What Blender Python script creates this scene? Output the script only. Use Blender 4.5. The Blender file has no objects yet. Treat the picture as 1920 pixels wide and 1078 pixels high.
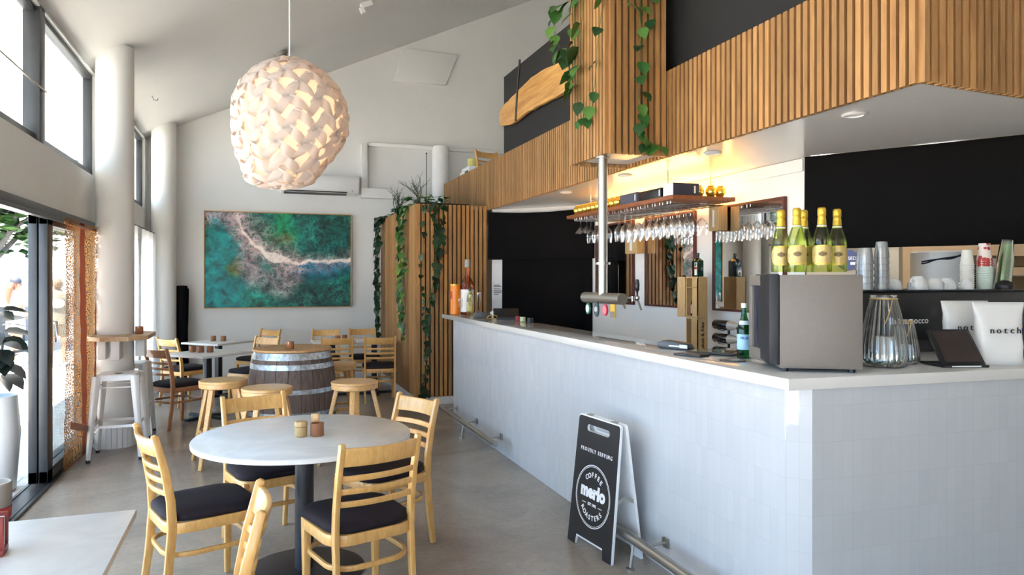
import bpy, bmesh, math, random
from mathutils import Vector, Matrix, noise
random.seed(7)
PI = math.pi
SC = bpy.context.scene
COL = SC.collection

# ------------------------------------------------------------------ helpers
def lin(r, g, b):
    f = lambda c: (c/255/12.92) if c/255 <= .04045 else ((c/255+.055)/1.055)**2.4
    return (f(r), f(g), f(b), 1)

class MB:
    def __init__(s):
        s.v = []; s.f = []; s.mi = []; s.uv = {}; s.M = Matrix.Identity(4); s.m = 0; s.sm = []
    def add(s, vs, fs, smooth=True):
        o = len(s.v)
        s.v += [tuple(s.M @ Vector(p)) for p in vs]
        for f in fs:
            s.f.append([o+i for i in f]); s.mi.append(s.m); s.sm.append(smooth)
        return s
    def box(s, x0, x1, y0, y1, z0, z1):
        vs = [(x, y, z) for z in (z0, z1) for y in (y0, y1) for x in (x0, x1)]
        return s.add(vs, [(0,2,3,1),(4,5,7,6),(0,1,5,4),(2,6,7,3),(0,4,6,2),(1,3,7,5)], False)
    def cbox(s, cx, cy, cz, sx, sy, sz, rz=0):
        old = s.M
        s.M = old @ Matrix.Translation((cx, cy, cz)) @ Matrix.Rotation(rz, 4, 'Z')
        s.box(-sx/2, sx/2, -sy/2, sy/2, -sz/2, sz/2); s.M = old
        return s
    def prism(s, poly, z0, z1, axis='Z'):
        n = len(poly)
        if axis == 'Z': P = lambda p, z: (p[0], p[1], z)
        elif axis == 'X': P = lambda p, z: (z, p[0], p[1])
        else: P = lambda p, z: (p[0], z, p[1])
        vs = [P(p, z0) for p in poly] + [P(p, z1) for p in poly]
        fs = [tuple(range(n-1, -1, -1)), tuple(range(n, 2*n))] + [(i, (i+1) % n, n+(i+1) % n, n+i) for i in range(n)]
        if axis == 'Y': fs = [tuple(reversed(f)) for f in fs]
        return s.add(vs, fs)
    def lathe(s, prof, n=24, c=(0, 0, 0), a0=0, a1=None, caps=True):
        full = a1 is None
        k = n if full else n+1
        vs = []; fs = []
        for r, z in prof:
            for i in range(k):
                a = a0 + (2*PI*i/n if full else (a1-a0)*i/n)
                vs.append((c[0]+r*math.cos(a), c[1]+r*math.sin(a), c[2]+z))
        for j in range(len(prof)-1):
            for i in range(n):
                i2 = (i+1) % k
                fs.append((j*k+i, j*k+i2, (j+1)*k+i2, (j+1)*k+i))
        if full and caps:
            if prof[0][0] > 1e-5: fs.append(tuple(range(k-1, -1, -1)))
            if prof[-1][0] > 1e-5: fs.append(tuple((len(prof)-1)*k+i for i in range(k)))
        return s.add(vs, fs)
    def ball(s, c, rx, ry=None, rz=None, n=16, m=10):
        ry = ry or rx; rz = rz or rx
        vs = []; fs = []
        for j in range(m+1):
            t = PI*j/m
            for i in range(n):
                a = 2*PI*i/n
                vs.append((c[0]+rx*math.sin(t)*math.cos(a), c[1]+ry*math.sin(t)*math.sin(a), c[2]-rz*math.cos(t)))
        for j in range(m):
            for i in range(n):
                fs.append((j*n+i, j*n+(i+1) % n, (j+1)*n+(i+1) % n, (j+1)*n+i))
        return s.add(vs, fs)
    def sweep(s, pts, sec, up=(0, 0, 1), closed=False, caps=True, scale=None):
        """section sec [(side, up)] swept along pts"""
        pts = [Vector(p) for p in pts]; n = len(pts); k = len(sec); vs = []; fs = []
        for i, p in enumerate(pts):
            a = pts[(i-1) % n] if (closed or i > 0) else p
            b = pts[(i+1) % n] if (closed or i < n-1) else p
            t = (b-a).normalized()
            u = Vector(up[i] if isinstance(up, list) else up)
            side = t.cross(u)
            if side.length < 1e-4: side = t.cross(Vector((1, 0, 0)))
            side.normalize(); w = side.cross(t).normalized()
            q = scale[i] if scale else 1
            for (x, y) in sec: vs.append(tuple(p + side*x*q + w*y*q))
        for i in range(n if closed else n-1):
            j = (i+1) % n
            for l in range(k):
                l2 = (l+1) % k
                fs.append((i*k+l, i*k+l2, j*k+l2, j*k+l))
        if caps and not closed:
            fs.append(tuple(range(k-1, -1, -1))); fs.append(tuple((n-1)*k+l for l in range(k)))
        return s.add(vs, fs)
    def tube(s, pts, r, n=8, closed=False, caps=True):
        sec = [(math.cos(2*PI*i/n), math.sin(2*PI*i/n)) for i in range(n)]
        rs = r if isinstance(r, list) else [r]*len(pts)
        return s.sweep(pts, sec, up=(0.03, 0.05, 1), closed=closed, caps=caps, scale=rs)
    def cyl(s, p, q, r, n=16, r2=None):
        p = Vector(p); q = Vector(q)
        d = q-p
        up = (0, 0, 1) if abs(d.normalized().z) < .9 else (1, 0, 0)
        sec = [(math.cos(2*PI*i/n), math.sin(2*PI*i/n)) for i in range(n)]
        return s.sweep([p, q], sec, up=up, scale=[r, r if r2 is None else r2])
    def quad(s, a, b, c, d): return s.add([a, b, c, d], [(0, 1, 2, 3)], False)
    def text(s, txt, size, M, depth=.001, fat=0, align='CENTER', space=1.0):
        cu = bpy.data.curves.new('t', 'FONT'); cu.body = txt; cu.size = size; cu.extrude = depth; cu.offset = fat
        cu.align_x = align; cu.align_y = 'CENTER'; cu.space_character = space; cu.resolution_u = 3
        o = bpy.data.objects.new('t', cu); COL.objects.link(o)
        dg = bpy.context.evaluated_depsgraph_get(); dg.update()
        me = bpy.data.meshes.new_from_object(o.evaluated_get(dg))
        old = s.M; s.M = old @ M
        s.add([tuple(v.co) for v in me.vertices], [tuple(p.vertices) for p in me.polygons], False)
        s.M = old
        bpy.data.objects.remove(o); bpy.data.curves.remove(cu); bpy.data.meshes.remove(me)
        return s
    def build(s, name, mats, parent=None, bevel=0, seg=2, angle=40, loc=None, rz=0, flat=False, merge=False):
        me = bpy.data.meshes.new(name)
        me.from_pydata(s.v, [], s.f)
        if not isinstance(mats, (list, tuple)): mats = [mats]
        for m in mats: me.materials.append(m)
        for p, mi in zip(me.polygons, s.mi): p.material_index = mi
        if s.uv:
            l = me.uv_layers.new(name='UVMap')
            for p in me.polygons:
                for li, vi in zip(p.loop_indices, p.vertices): l.data[li].uv = s.uv.get((p.index, vi), (0, 0))
        if bevel or merge:
            bm = bmesh.new(); bm.from_mesh(me)
            if merge: bmesh.ops.remove_doubles(bm, verts=bm.verts, dist=1e-5)
            if bevel:
                es = [e for e in bm.edges if len(e.link_faces) == 2 and e.calc_face_angle(0) > math.radians(35)]
                bmesh.ops.bevel(bm, geom=es, offset=bevel, offset_type='OFFSET', segments=seg, profile=.5, affect='EDGES', clamp_overlap=True)
            bm.to_mesh(me); bm.free()
        if not flat:
            me.polygons.foreach_set('use_smooth', [True]*len(me.polygons))
            me.set_sharp_from_angle(angle=math.radians(angle))
        me.update()
        o = bpy.data.objects.new(name, me); COL.objects.link(o)
        if parent: o.parent = parent
        if loc is not None: o.location = loc
        o.rotation_euler.z = rz
        return o

def tag(o, label, cat, group=None, kind=None):
    o['label'] = label; o['category'] = cat
    if group: o['group'] = group
    if kind: o['kind'] = kind
    return o
def thing(name, label, cat, loc=(0, 0, 0), rz=0, group=None):
    o = bpy.data.objects.new(name, None); COL.objects.link(o); o.empty_display_size = .1
    o.location = loc; o.rotation_euler.z = rz
    return tag(o, label, cat, group)
def struct(name, mb, mat, parent=None, **k):
    o = mb.build(name, mat, parent, **k)
    if not parent: o['kind'] = 'structure'
    return o
def dup(root, loc, rz=None, label=None, group=None):
    r = root.copy(); COL.objects.link(r); r.location = loc
    if rz is not None: r.rotation_euler.z = rz
    if label: r['label'] = label
    if group: r['group'] = group
    for ch in list(root.children):
        c = ch.copy(); COL.objects.link(c); c.parent = r
        for g in list(ch.children):
            d = g.copy(); COL.objects.link(d); d.parent = c
    return r
def rrect(w, d, r, n=5):
    out = []
    for cx, cy, a in ((w/2-r, d/2-r, 0), (-w/2+r, d/2-r, PI/2), (-w/2+r, -d/2+r, PI), (w/2-r, -d/2+r, 1.5*PI)):
        for i in range(n+1):
            t = a+PI/2*i/n
            out.append((cx+r*math.cos(t), cy+r*math.sin(t)))
    return out
RECT = lambda w, h: [(-w/2, -h/2), (w/2, -h/2), (w/2, h/2), (-w/2, h/2)]
def T(x, y, z): return Matrix.Translation((x, y, z))
def R(a, ax): return Matrix.Rotation(a, 4, ax)

# ------------------------------------------------------------------ materials
class NT:
    def __init__(s, name):
        s.m = bpy.data.materials.new(name); s.m.use_nodes = True
        s.t = s.m.node_tree; s.t.nodes.clear(); s.out = s.n('ShaderNodeOutputMaterial')
    def n(s, typ, **kw):
        nd = s.t.nodes.new(typ)
        for k, v in kw.items():
            if k.startswith('i_'):
                nd.inputs[k[2:].replace('_', ' ')].default_value = v
            elif isinstance(k, str) and hasattr(nd, k): setattr(nd, k, v)
        return nd
    def l(s, a, ao, b, bi): s.t.links.new(a.outputs[ao], b.inputs[bi])
    def bsdf(s, col=(.8, .8, .8, 1), rough=.5, metal=0, spec=.5, **kw):
        b = s.n('ShaderNodeBsdfPrincipled')
        b.inputs['Base Color'].default_value = col; b.inputs['Roughness'].default_value = rough
        b.inputs['Metallic'].default_value = metal; b.inputs['Specular IOR Level'].default_value = spec
        for k, v in kw.items(): b.inputs[k.replace('_', ' ')].default_value = v
        s.l(b, 0, s.out, 0)
        return b
    def coords(s, scale=(1, 1, 1), kind='Object', rot=(0, 0, 0)):
        c = s.n('ShaderNodeTexCoord'); mp = s.n('ShaderNodeMapping')
        mp.inputs['Scale'].default_value = scale; mp.inputs['Rotation'].default_value = rot
        s.l(c, kind, mp, 0); return mp
    def noise(s, src, scale=5, detail=4, rough=.5, dist=0):
        n = s.n('ShaderNodeTexNoise'); n.inputs['Scale'].default_value = scale; n.inputs['Detail'].default_value = detail
        n.inputs['Roughness'].default_value = rough; n.inputs['Distortion'].default_value = dist
        if src: s.l(src, 0, n, 'Vector')
        return n
    def ramp(s, src, so, stops):
        r = s.n('ShaderNodeValToRGB'); e = r.color_ramp.elements
        while len(e) < len(stops): e.new(.5)
        for i, (p, c) in enumerate(stops): e[i].position = p; e[i].color = c
        s.l(src, so, r, 0); return r
    def mix(s, a, b, fac=.5, mode='MIX'):
        m = s.n('ShaderNodeMix', data_type='RGBA', blend_type=mode)
        for idx, val in ((6, a), (7, b), (0, fac)):
            if isinstance(val, tuple) and len(val) == 2 and hasattr(val[0], 'outputs'): s.t.links.new(val[0].outputs[val[1]], m.inputs[idx])
            else: m.inputs[idx].default_value = val
        return m
    def bump(s, src, so, b, strength=.2, dist=.01):
        n = s.n('ShaderNodeBump'); n.inputs['Strength'].default_value = strength; n.inputs['Distance'].default_value = dist
        s.l(src, so, n, 'Height'); s.l(n, 0, b, 'Normal'); return n

def plain(name, col, rough=.5, metal=0, spec=.5, var=.06, scale=6, **kw):
    t = NT(name); b = t.bsdf(col, rough, metal, spec, **kw)
    nz = t.noise(t.coords(), scale, 3)
    d = tuple(c*(1-var) for c in col[:3])+(1,); u = tuple(min(1, c*(1+var)) for c in col[:3])+(1,)
    r = t.ramp(nz, 'Fac', [(.3, d), (.7, u)]); t.l(r, 0, b, 'Base Color')
    return t.m
def emit(name, col, strength):
    t = NT(name); e = t.n('ShaderNodeEmission'); e.inputs[0].default_value = col; e.inputs[1].default_value = strength
    t.l(e, 0, t.out, 0); return t.m
def wood(name, dark, light, scale=(2, 2, 25), rough=.4, tint=.25, axis=None, coat=.0, grain=6):
    t = NT(name); b = t.bsdf(light, rough, 0, .4)
    if coat: b.inputs['Coat Weight'].default_value = coat; b.inputs['Coat Roughness'].default_value = .15
    mp = t.coords(scale)
    geo = t.n('ShaderNodeNewGeometry')
    add = t.n('ShaderNodeVectorMath', operation='MULTIPLY_ADD')
    add.inputs[1].default_value = (1, 1, 1)
    t.l(mp, 0, add, 0)
    sc = t.n('ShaderNodeMath', operation='MULTIPLY'); sc.inputs[1].default_value = 37
    t.l(geo, 'Random Per Island', sc, 0); t.l(sc, 0, add, 2)
    nz = t.noise(add, grain, 5, .6, .4)
    r = t.ramp(nz, 'Fac', [(.28, dark), (.72, light)])
    hv = t.n('ShaderNodeHueSaturation')
    mr = t.n('ShaderNodeMapRange'); mr.inputs[3].default_value = 1-tint; mr.inputs[4].default_value = 1+tint
    t.l(geo, 'Random Per Island', mr, 0); t.l(mr, 0, hv, 'Value'); t.l(r, 0, hv, 'Color')
    t.l(hv, 0, b, 'Base Color'); t.bump(nz, 'Fac', b, .08, .002)
    return t.m
def glass(name, tint=(1, 1, 1, 1), refl=1.0, rough=.02, base=.0, blend=.25):
    t = NT(name)
    tr = t.n('ShaderNodeBsdfTransparent'); tr.inputs[0].default_value = tint
    gl = t.n('ShaderNodeBsdfGlossy'); gl.inputs[1].default_value = rough
    lw = t.n('ShaderNodeLayerWeight'); lw.inputs[0].default_value = blend
    mr = t.n('ShaderNodeMapRange'); mr.inputs[3].default_value = base+.03*refl; mr.inputs[4].default_value = min(1, .75*refl)
    t.l(lw, 'Fresnel', mr, 0)
    mx = t.n('ShaderNodeMixShader'); t.l(mr, 0, mx, 0); t.l(tr, 0, mx, 1); t.l(gl, 0, mx, 2)
    t.l(mx, 0, t.out, 0); return t.m

m_wall = plain('wall_paint', (.78, .775, .75, 1), .6, var=.02, scale=2)
m_ceil = plain('ceiling_paint', (.80, .785, .76, 1), .7, var=.02, scale=1)
m_white = plain('white_enamel', (.82, .82, .81, 1), .35, var=.02)
m_soffit = plain('soffit_gloss', (.76, .76, .75, 1), .22, var=.02, scale=1.5)
m_dkframe = plain('dark_aluminium', lin(62, 64, 66), .4, .3, var=.1)
m_charcoal = plain('charcoal_panel', lin(24, 23, 22), .75, var=.05)
m_blackmetal = plain('black_metal', lin(34, 35, 40), .45, var=.1)
m_black = plain('black_plastic', lin(24, 24, 26), .35, var=.1)
m_cloth = NT('black_cloth'); _b = m_cloth.bsdf(lin(17, 16, 16), .95, 0, .1); m_cloth.bump(m_cloth.noise(m_cloth.coords((1, 1, 1)), 4, 4), 'Fac', _b, .4, .03); m_cloth = m_cloth.m
m_steel = NT('brushed_steel'); _b = m_steel.bsdf(lin(176, 172, 164), .36, 1); m_steel.bump(m_steel.noise(m_steel.coords((1, 1, .05)), 90, 3), 'Fac', _b, .05, .002); m_steel = m_steel.m
m_chrome = plain('chrome', lin(215, 215, 215), .12, 1, var=.03)
m_slat = wood('cedar_slats', lin(146, 104, 62), lin(182, 138, 86), (4, 4, .7), .5, .22, grain=4)
m_slatback = plain('slat_backing', lin(30, 17, 12), .9, var=.1)
m_beech = wood('lacquered_beech', lin(208, 152, 82), lin(232, 184, 114), (9, 9, 2.2), .3, .05, coat=.35, grain=5)
m_beech2 = wood('stool_oak', lin(196, 146, 86), lin(222, 178, 116), (12, 3, 12), .35, .06, coat=.2, grain=5)
m_redwood = wood('shelf_timber', lin(112, 62, 34), lin(166, 100, 58), (16, 1.2, 16), .4, .08, grain=5)
m_mirrorframe = wood('dark_mirror_frame', lin(66, 30, 22), lin(98, 50, 36), (10, 10, 3), .4, .1)
m_liveedge = wood('live_edge_timber', lin(170, 112, 50), lin(226, 178, 104), (2.4, .5, 6), .4, 0, grain=3)
m_plywood = wood('pale_wine_crate', lin(176, 142, 92), lin(204, 172, 122), (14, 14, 1.5), .6, .05)
m_plank = wood('bar_table_timber', lin(178, 140, 98), lin(214, 184, 146), (14, 2, 14), .5, .05)
m_barrel = wood('weathered_oak_staves', lin(80, 64, 56), lin(120, 102, 92), (7, 7, .8), .7, .12, grain=7)
m_barreltop = wood('barrel_head_oak', lin(150, 110, 66), lin(196, 154, 104), (14, 1.5, 14), .5, .12)
m_galv = NT('galvanised_hoop'); _b = m_galv.bsdf(lin(176, 184, 190), .42, .85)
_r = m_galv.ramp(m_galv.noise(m_galv.coords(), 30, 4), 'Fac', [(.3, lin(140, 146, 150)), (.7, lin(206, 214, 220))]); m_galv.l(_r, 0, _b, 'Base Color'); m_galv = m_galv.m
m_seat = plain('aubergine_fabric', lin(35, 28, 33), .8, 0, .25, var=.12, scale=30)
m_table = NT('pale_stone_laminate'); _b = m_table.bsdf(lin(214, 212, 208), .32, 0, .4)
_r = m_table.ramp(m_table.noise(m_table.coords(), 3, 7, .65, 1.2), 'Fac', [(.3, lin(203, 200, 197)), (.62, lin(222, 220, 217))]); m_table.l(_r, 0, _b, 'Base Color'); m_table = m_table.m
m_counter = plain('white_stone', lin(208, 206, 202), .06, var=.02, scale=3)
m_fridge = plain('grey_fridge_steel', lin(122, 115, 108), .5, .1, var=.03, scale=40)
m_gold = NT('gold_glass'); _b = m_gold.bsdf((.95, .66, .12, 1), .12, .9); m_gold = m_gold.m
m_goldfoil = plain('gold_foil', lin(214, 176, 60), .38, .5, var=.12, scale=40)
m_glass = glass('clear_glass', refl=.75)
m_thickglass = glass('thick_glass', (.95, .97, .96, 1), 1.1, .04, .10, .42)
m_milky = NT('scuffed_tumbler_glass')
_t = m_milky; _tr = _t.n('ShaderNodeBsdfTransparent'); _df = _t.n('ShaderNodeBsdfDiffuse'); _gl = _t.n('ShaderNodeBsdfGlossy'); _gl.inputs[1].default_value = .08; _df.inputs[0].default_value = (.9, .93, .95, 1)
_a = _t.n('ShaderNodeMixShader'); _a.inputs[0].default_value = .28; _t.l(_tr, 0, _a, 1); _t.l(_df, 0, _a, 2)
_lw = _t.n('ShaderNodeLayerWeight'); _lw.inputs[0].default_value = .45; _c = _t.n('ShaderNodeMixShader'); _t.l(_lw, 'Fresnel', _c, 0); _t.l(_a, 0, _c, 1); _t.l(_gl, 0, _c, 2); _t.l(_c, 0, _t.out, 0); m_milky = _t.m
m_pane = glass('window_pane', (.97, .985, .98, 1), .5, .0)
m_champ = glass('pale_green_bottle', (.80, .86, .46, 1), .9, .03, .02)
m_greenb = glass('green_bottle', (.10, .42, .18, 1), .9, .03, .02)
m_darkb = plain('dark_wine_bottle', lin(18, 16, 20), .12, var=.1)
m_rose = glass('rose_wine', (.92, .55, .36, 1), .9, .03, .02)
m_yellowb = glass('yellow_wine', (.80, .76, .36, 1), .9, .03, .02)
m_amber = NT('amber_candle_glass'); _b = m_amber.bsdf(lin(150, 96, 62), .15, 0, .6); m_amber = m_amber.m
m_mirror = NT('mirror_glass'); _b = m_mirror.bsdf((.86, .84, .80, 1), .01, 1); m_mirror = m_mirror.m
m_paper = plain('white_paper', (.80, .80, .79, 1), .6, var=.02)
m_ink = plain('black_print', lin(22, 22, 22), .5)
m_wprint = plain('white_print', (.85, .85, .85, 1), .5, var=.01)
m_orange = plain('orange_tin', lin(236, 132, 18), .35, var=.03)
m_red = plain('red_paint', lin(176, 40, 34), .4)
m_sea = None
m_leafd = NT('glossy_green_leaf')
_b = m_leafd.bsdf(lin(60, 110, 50), .32, 0, .5); _g = m_leafd.n('ShaderNodeNewGeometry')
_r = m_leafd.ramp(_g, 'Random Per Island', [(0, lin(34, 66, 34)), (.5, lin(58, 108, 48)), (1, lin(128, 166, 72))]); m_leafd.l(_r, 0, _b, 'Base Color'); m_leafd = m_leafd.m
m_leafdk = NT('deep_green_leaf')
_b = m_leafdk.bsdf(lin(30, 60, 40), .3, 0, .5); _g = m_leafdk.n('ShaderNodeNewGeometry')
_r = m_leafdk.ramp(_g, 'Random Per Island', [(0, lin(22, 40, 28)), (1, lin(46, 82, 50))]); m_leafdk.l(_r, 0, _b, 'Base Color'); m_leafdk = m_leafdk.m
m_rubber = plain('rubber_plant_leaf', (.012, .018, .014, 1), .4, 0, .35, var=.3, scale=3)
m_stem = plain('vine_stem', lin(92, 116, 60), .6)
m_twig = plain('dark_green_twig', lin(52, 66, 46), .6)
m_soil = plain('dark_soil', lin(36, 30, 26), .9, var=.4, scale=30)
m_treeleaf = NT('tree_leaf'); _b = m_treeleaf.bsdf((.03, .07, .012, 1), .6, 0, .2); _g = m_treeleaf.n('ShaderNodeNewGeometry')
_r = m_treeleaf.ramp(_g, 'Random Per Island', [(0, (.014, .042, .008, 1)), (1, (.05, .105, .02, 1))]); m_treeleaf.l(_r, 0, _b, 'Base Color'); m_treeleaf = m_treeleaf.m
m_bark = plain('bark', (.10, .085, .075, 1), .9, var=.25)
m_skin = plain('skin', (.36, .17, .10, 1), .5, var=.05)
m_deck = NT('outdoor_paving'); _b = m_deck.bsdf(lin(196, 192, 186), .8)
_k = m_deck.n('ShaderNodeTexBrick'); _k.inputs['Scale'].default_value = 1; _k.inputs['Brick Width'].default_value = 1.2; _k.inputs['Row Height'].default_value = .3
_k.inputs['Mortar Size'].default_value = .008; _k.inputs['Color1'].default_value = lin(196, 192, 186); _k.inputs['Color2'].default_value = lin(186, 182, 178); _k.inputs['Mortar'].default_value = lin(140, 136, 130)
m_deck.l(m_deck.coords(), 0, _k, 0); m_deck.l(_k, 0, _b, 'Base Color'); m_deck = m_deck.m

# polished concrete floor
t = NT('polished_concrete'); b = t.bsdf(lin(150, 143, 136), .3, 0, .5)
mp = t.coords(); n1 = t.noise(mp, .9, 6, .6, .6); n2 = t.noise(mp, 26, 3, .7)
r1 = t.ramp(n1, 'Fac', [(.3, lin(128, 117, 105)), (.68, lin(163, 152, 139))]); r2 = t.ramp(n2, 'Fac', [(.3, (.88, .88, .88, 1)), (.7, (1.06, 1.06, 1.06, 1))])
mx = t.mix((r1, 0), (r2, 0), 1.0, 'MULTIPLY'); t.l(mx, 2, b, 'Base Color')
rr = t.n('ShaderNodeMapRange'); rr.inputs[3].default_value = .14; rr.inputs[4].default_value = .34; t.l(n1, 'Fac', rr, 0); t.l(rr, 0, b, 'Roughness'); m_floor = t.m

# glazed hand made tiles, stacked upright; each tile tilts a little
t = NT('glazed_white_tile'); b = t.bsdf(lin(214, 214, 212), .1, 0, .5)
uv = t.n('ShaderNodeTexCoord'); bk = t.n('ShaderNodeTexBrick', offset=0.0, squash=1.0)
bk.inputs['Scale'].default_value = 1; bk.inputs['Brick Width'].default_value = .051; bk.inputs['Row Height'].default_value = .155
bk.inputs['Mortar Size'].default_value = .0007; bk.inputs['Mortar Smooth'].default_value = .3
bk.inputs['Color1'].default_value = lin(194, 197, 201); bk.inputs['Color2'].default_value = lin(190, 193, 197); bk.inputs['Mortar'].default_value = lin(176, 178, 180)
t.l(uv, 'UV', bk, 0)
dv = t.n('ShaderNodeVectorMath', operation='DIVIDE'); dv.inputs[1].default_value = (.051, .155, 1); t.l(uv, 'UV', dv, 0)
fl = t.n('ShaderNodeVectorMath', operation='FLOOR'); t.l(dv, 0, fl, 0)
wn = t.n('ShaderNodeTexWhiteNoise', noise_dimensions='3D'); t.l(fl, 0, wn, 0)
sb = t.n('ShaderNodeVectorMath', operation='SUBTRACT'); sb.inputs[1].default_value = (.5, .5, .5); t.l(wn, 'Color', sb, 0)
ms = t.n('ShaderNodeVectorMath', operation='SCALE'); ms.inputs['Scale'].default_value = .045; t.l(sb, 0, ms, 0)
wob = t.noise(t.coords((1, 1, 1)), 14, 2); bp = t.n('ShaderNodeBump'); bp.inputs['Strength'].default_value = .25; bp.inputs['Distance'].default_value = .006; t.l(wob, 'Fac', bp, 'Height')
ad = t.n('ShaderNodeVectorMath', operation='ADD'); t.l(bp, 0, ad, 0); t.l(ms, 0, ad, 1)
nm = t.n('ShaderNodeVectorMath', operation='NORMALIZE'); t.l(ad, 0, nm, 0); t.l(nm, 0, b, 'Normal'); t.l(bk, 'Color', b, 'Base Color')
m_tile = t.m

# woven blind and sheer curtain
t = NT('woven_reed_blind')
tr = t.n('ShaderNodeBsdfTransparent'); df = t.n('ShaderNodeBsdfDiffuse'); tl = t.n('ShaderNodeBsdfTranslucent')
mp = t.coords((1, 1/1.40, 1)); sx = t.n('ShaderNodeSeparateXYZ'); t.l(mp, 0, sx, 0)
cr = t.ramp(sx, 'Y', [(0, lin(150, 96, 56)), (.22, lin(150, 98, 58)), (.23, lin(160, 106, 64)), (.40, lin(164, 112, 68)), (.41, lin(104, 50, 34)), (.53, lin(104, 50, 34)), (.54, lin(160, 114, 70)), (.83, lin(154, 106, 64)), (.84, lin(110, 52, 38)), (1, lin(106, 50, 38))])
cr.color_ramp.interpolation = 'LINEAR'
dn = t.ramp(sx, 'Y', [(0, (.62,)*3+(1,)), (.40, (.6,)*3+(1,)), (.41, (.95,)*3+(1,)), (.53, (.95,)*3+(1,)), (.54, (.62,)*3+(1,)), (.83, (.66,)*3+(1,)), (.84, (.97,)*3+(1,)), (1, (.97,)*3+(1,))])
wv = t.noise(t.coords((1, 16, 62)), 1.6, 1)
gt = t.n('ShaderNodeMath', operation='LESS_THAN'); mo = t.n('ShaderNodeMath', operation='MULTIPLY_ADD'); mo.inputs[1].default_value = .70; mo.inputs[2].default_value = .10
t.l(dn, 0, mo, 0); t.l(wv, 'Fac', gt, 0); t.l(mo, 0, gt, 1)
t.l(cr, 0, df, 0); t.l(cr, 0, tl, 0)
m1 = t.n('ShaderNodeMixShader'); m1.inputs[0].default_value = .55; t.l(df, 0, m1, 1); t.l(tl, 0, m1, 2)
m2 = t.n('ShaderNodeMixShader'); t.l(gt, 0, m2, 0); t.l(tr, 0, m2, 1); t.l(m1, 0, m2, 2); t.l(m2, 0, t.out, 0); m_blind = t.m
def sheer(name, col, trans, tl_=.6):
    t = NT(name); tr = t.n('ShaderNodeBsdfTransparent'); df = t.n('ShaderNodeBsdfDiffuse'); tl = t.n('ShaderNodeBsdfTranslucent')
    df.inputs[0].default_value = col; tl.inputs[0].default_value = col
    a = t.n('ShaderNodeMixShader'); a.inputs[0].default_value = tl_; t.l(df, 0, a, 1); t.l(tl, 0, a, 2)
    c = t.n('ShaderNodeMixShader'); c.inputs[0].default_value = 1-trans; t.l(tr, 0, c, 1); t.l(a, 0, c, 2); t.l(c, 0, t.out, 0)
    return t.m
m_sheer = sheer('sheer_curtain', (.9, .9, .92, 1), .22)
m_shade = sheer('lamp_ribbon', (.68, .63, .59, 1), 0, .5)
m_canvas = sheer('white_canvas', (.95, .95, .95, 1), 0, .4)

# ------------------------------------------------------------------ camera
cam = bpy.data.cameras.new('camera'); co = bpy.data.objects.new('camera', cam); COL.objects.link(co)
cam.sensor_width = 36; cam.lens = 36*1345/1920; cam.shift_y = -16/1920; cam.clip_start = .05; cam.clip_end = 300
co.location = (0, 0, 1.6); co.rotation_euler = (PI/2, 0, -math.atan2(.3361, .9418)); SC.camera = co

# ------------------------------------------------------------------ setting
CZ = lambda x: 3.68+.462*(x+1.5)
YB = 11.7
b = MB(); b.box(-1.52, 8, -3, YB+.15, -.12, 0); struct('floor', b, m_floor)
b = MB(); b.box(-60, -1.52, -30, 70, -.3, -.03); b.box(-1.52, 60, -30, -3, -.3, -.03); struct('ground', b, m_deck)
b = MB(); b.prism([(-1.66, CZ(-1.66)), (8, CZ(8)), (8, CZ(8)+.2), (-1.66, CZ(-1.66)+.2)], -3, YB+.15, 'Y'); struct('ceiling', b, m_ceil)
b = MB(); b.box(-3.2, -1.66, -3, 14, CZ(-1.66)+.02, CZ(-1.66)+.14); struct('trim_3', b, m_white)          # eave
b = MB(); b.prism([(-1.65, 0), (8, 0), (8, CZ(8)), (-1.65, CZ(-1.65))], YB, YB+.15, 'Y'); struct('wall_back', b, m_wall)
b = MB(); b.box(7.9, 8.05, -3, YB, 0, 8.2); struct('wall_right', b, m_wall)
b = MB()
b.prism([(-1.65, 3.2), (8, 3.2), (8, CZ(8)), (-1.65, CZ(-1.65))], -3.15, -3, 'Y'); b.box(-1.65, -1.2, -3.15, -3, 0, 3.2); b.box(.8, 8, -3.15, -3, 0, 3.2); b.box(-1.2, .8, -3.15, -3, 2.4, 3.2)
struct('wall_front', b, m_wall)
# left wall: solid pieces around the openings
b = MB(); X0, X1 = -1.65, -1.5
b.box(X0, X1, -3, -1.2, 0, 2.15); b.box(X0, X1, 8.12, 8.6, 0, 2.15); b.box(X0, X1, 10.95, YB, 0, 2.15)
b.box(X0, X1, -3, YB, 2.15, 2.61); b.box(X0, X1, -3, -1.2, 2.61, 3.63); b.box(X0, X1, 8.1, 8.55, 2.61, 3.63); b.box(X0, X1, 11.42, YB, 2.61, 3.63)
b.box(X0, X1, -3, YB, 3.63, CZ(-1.65))
struct('wall_left', b, m_wall)
# round columns
b = MB(); b.lathe([(.165, 0), (.165, CZ(-1.28)+.05)], 40, (-1.28, 7.8, 0)); c1 = struct('column_1', b, m_wall)
b = MB()
for i in range(26):
    a = 2*PI*i/26
    b.M = T(-1.28, 7.8, 0) @ R(a, 'Z'); b.box(.168, .192, -.0215, .0215, 0, .22)
b.build('column_skirt', m_white, c1)
b = MB(); b.lathe([(.165, 0), (.165, CZ(-1.25)+.05)], 40, (-1.25, 11.42, 0)); struct('column_2', b, m_wall)
b = MB(); b.lathe([(.14, 2.615), (.14, 3.70), (.12, 3.76), (0, 3.77)], 32, (2.84, 11.42, 0)); struct('column_3', b, m_white)
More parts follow.
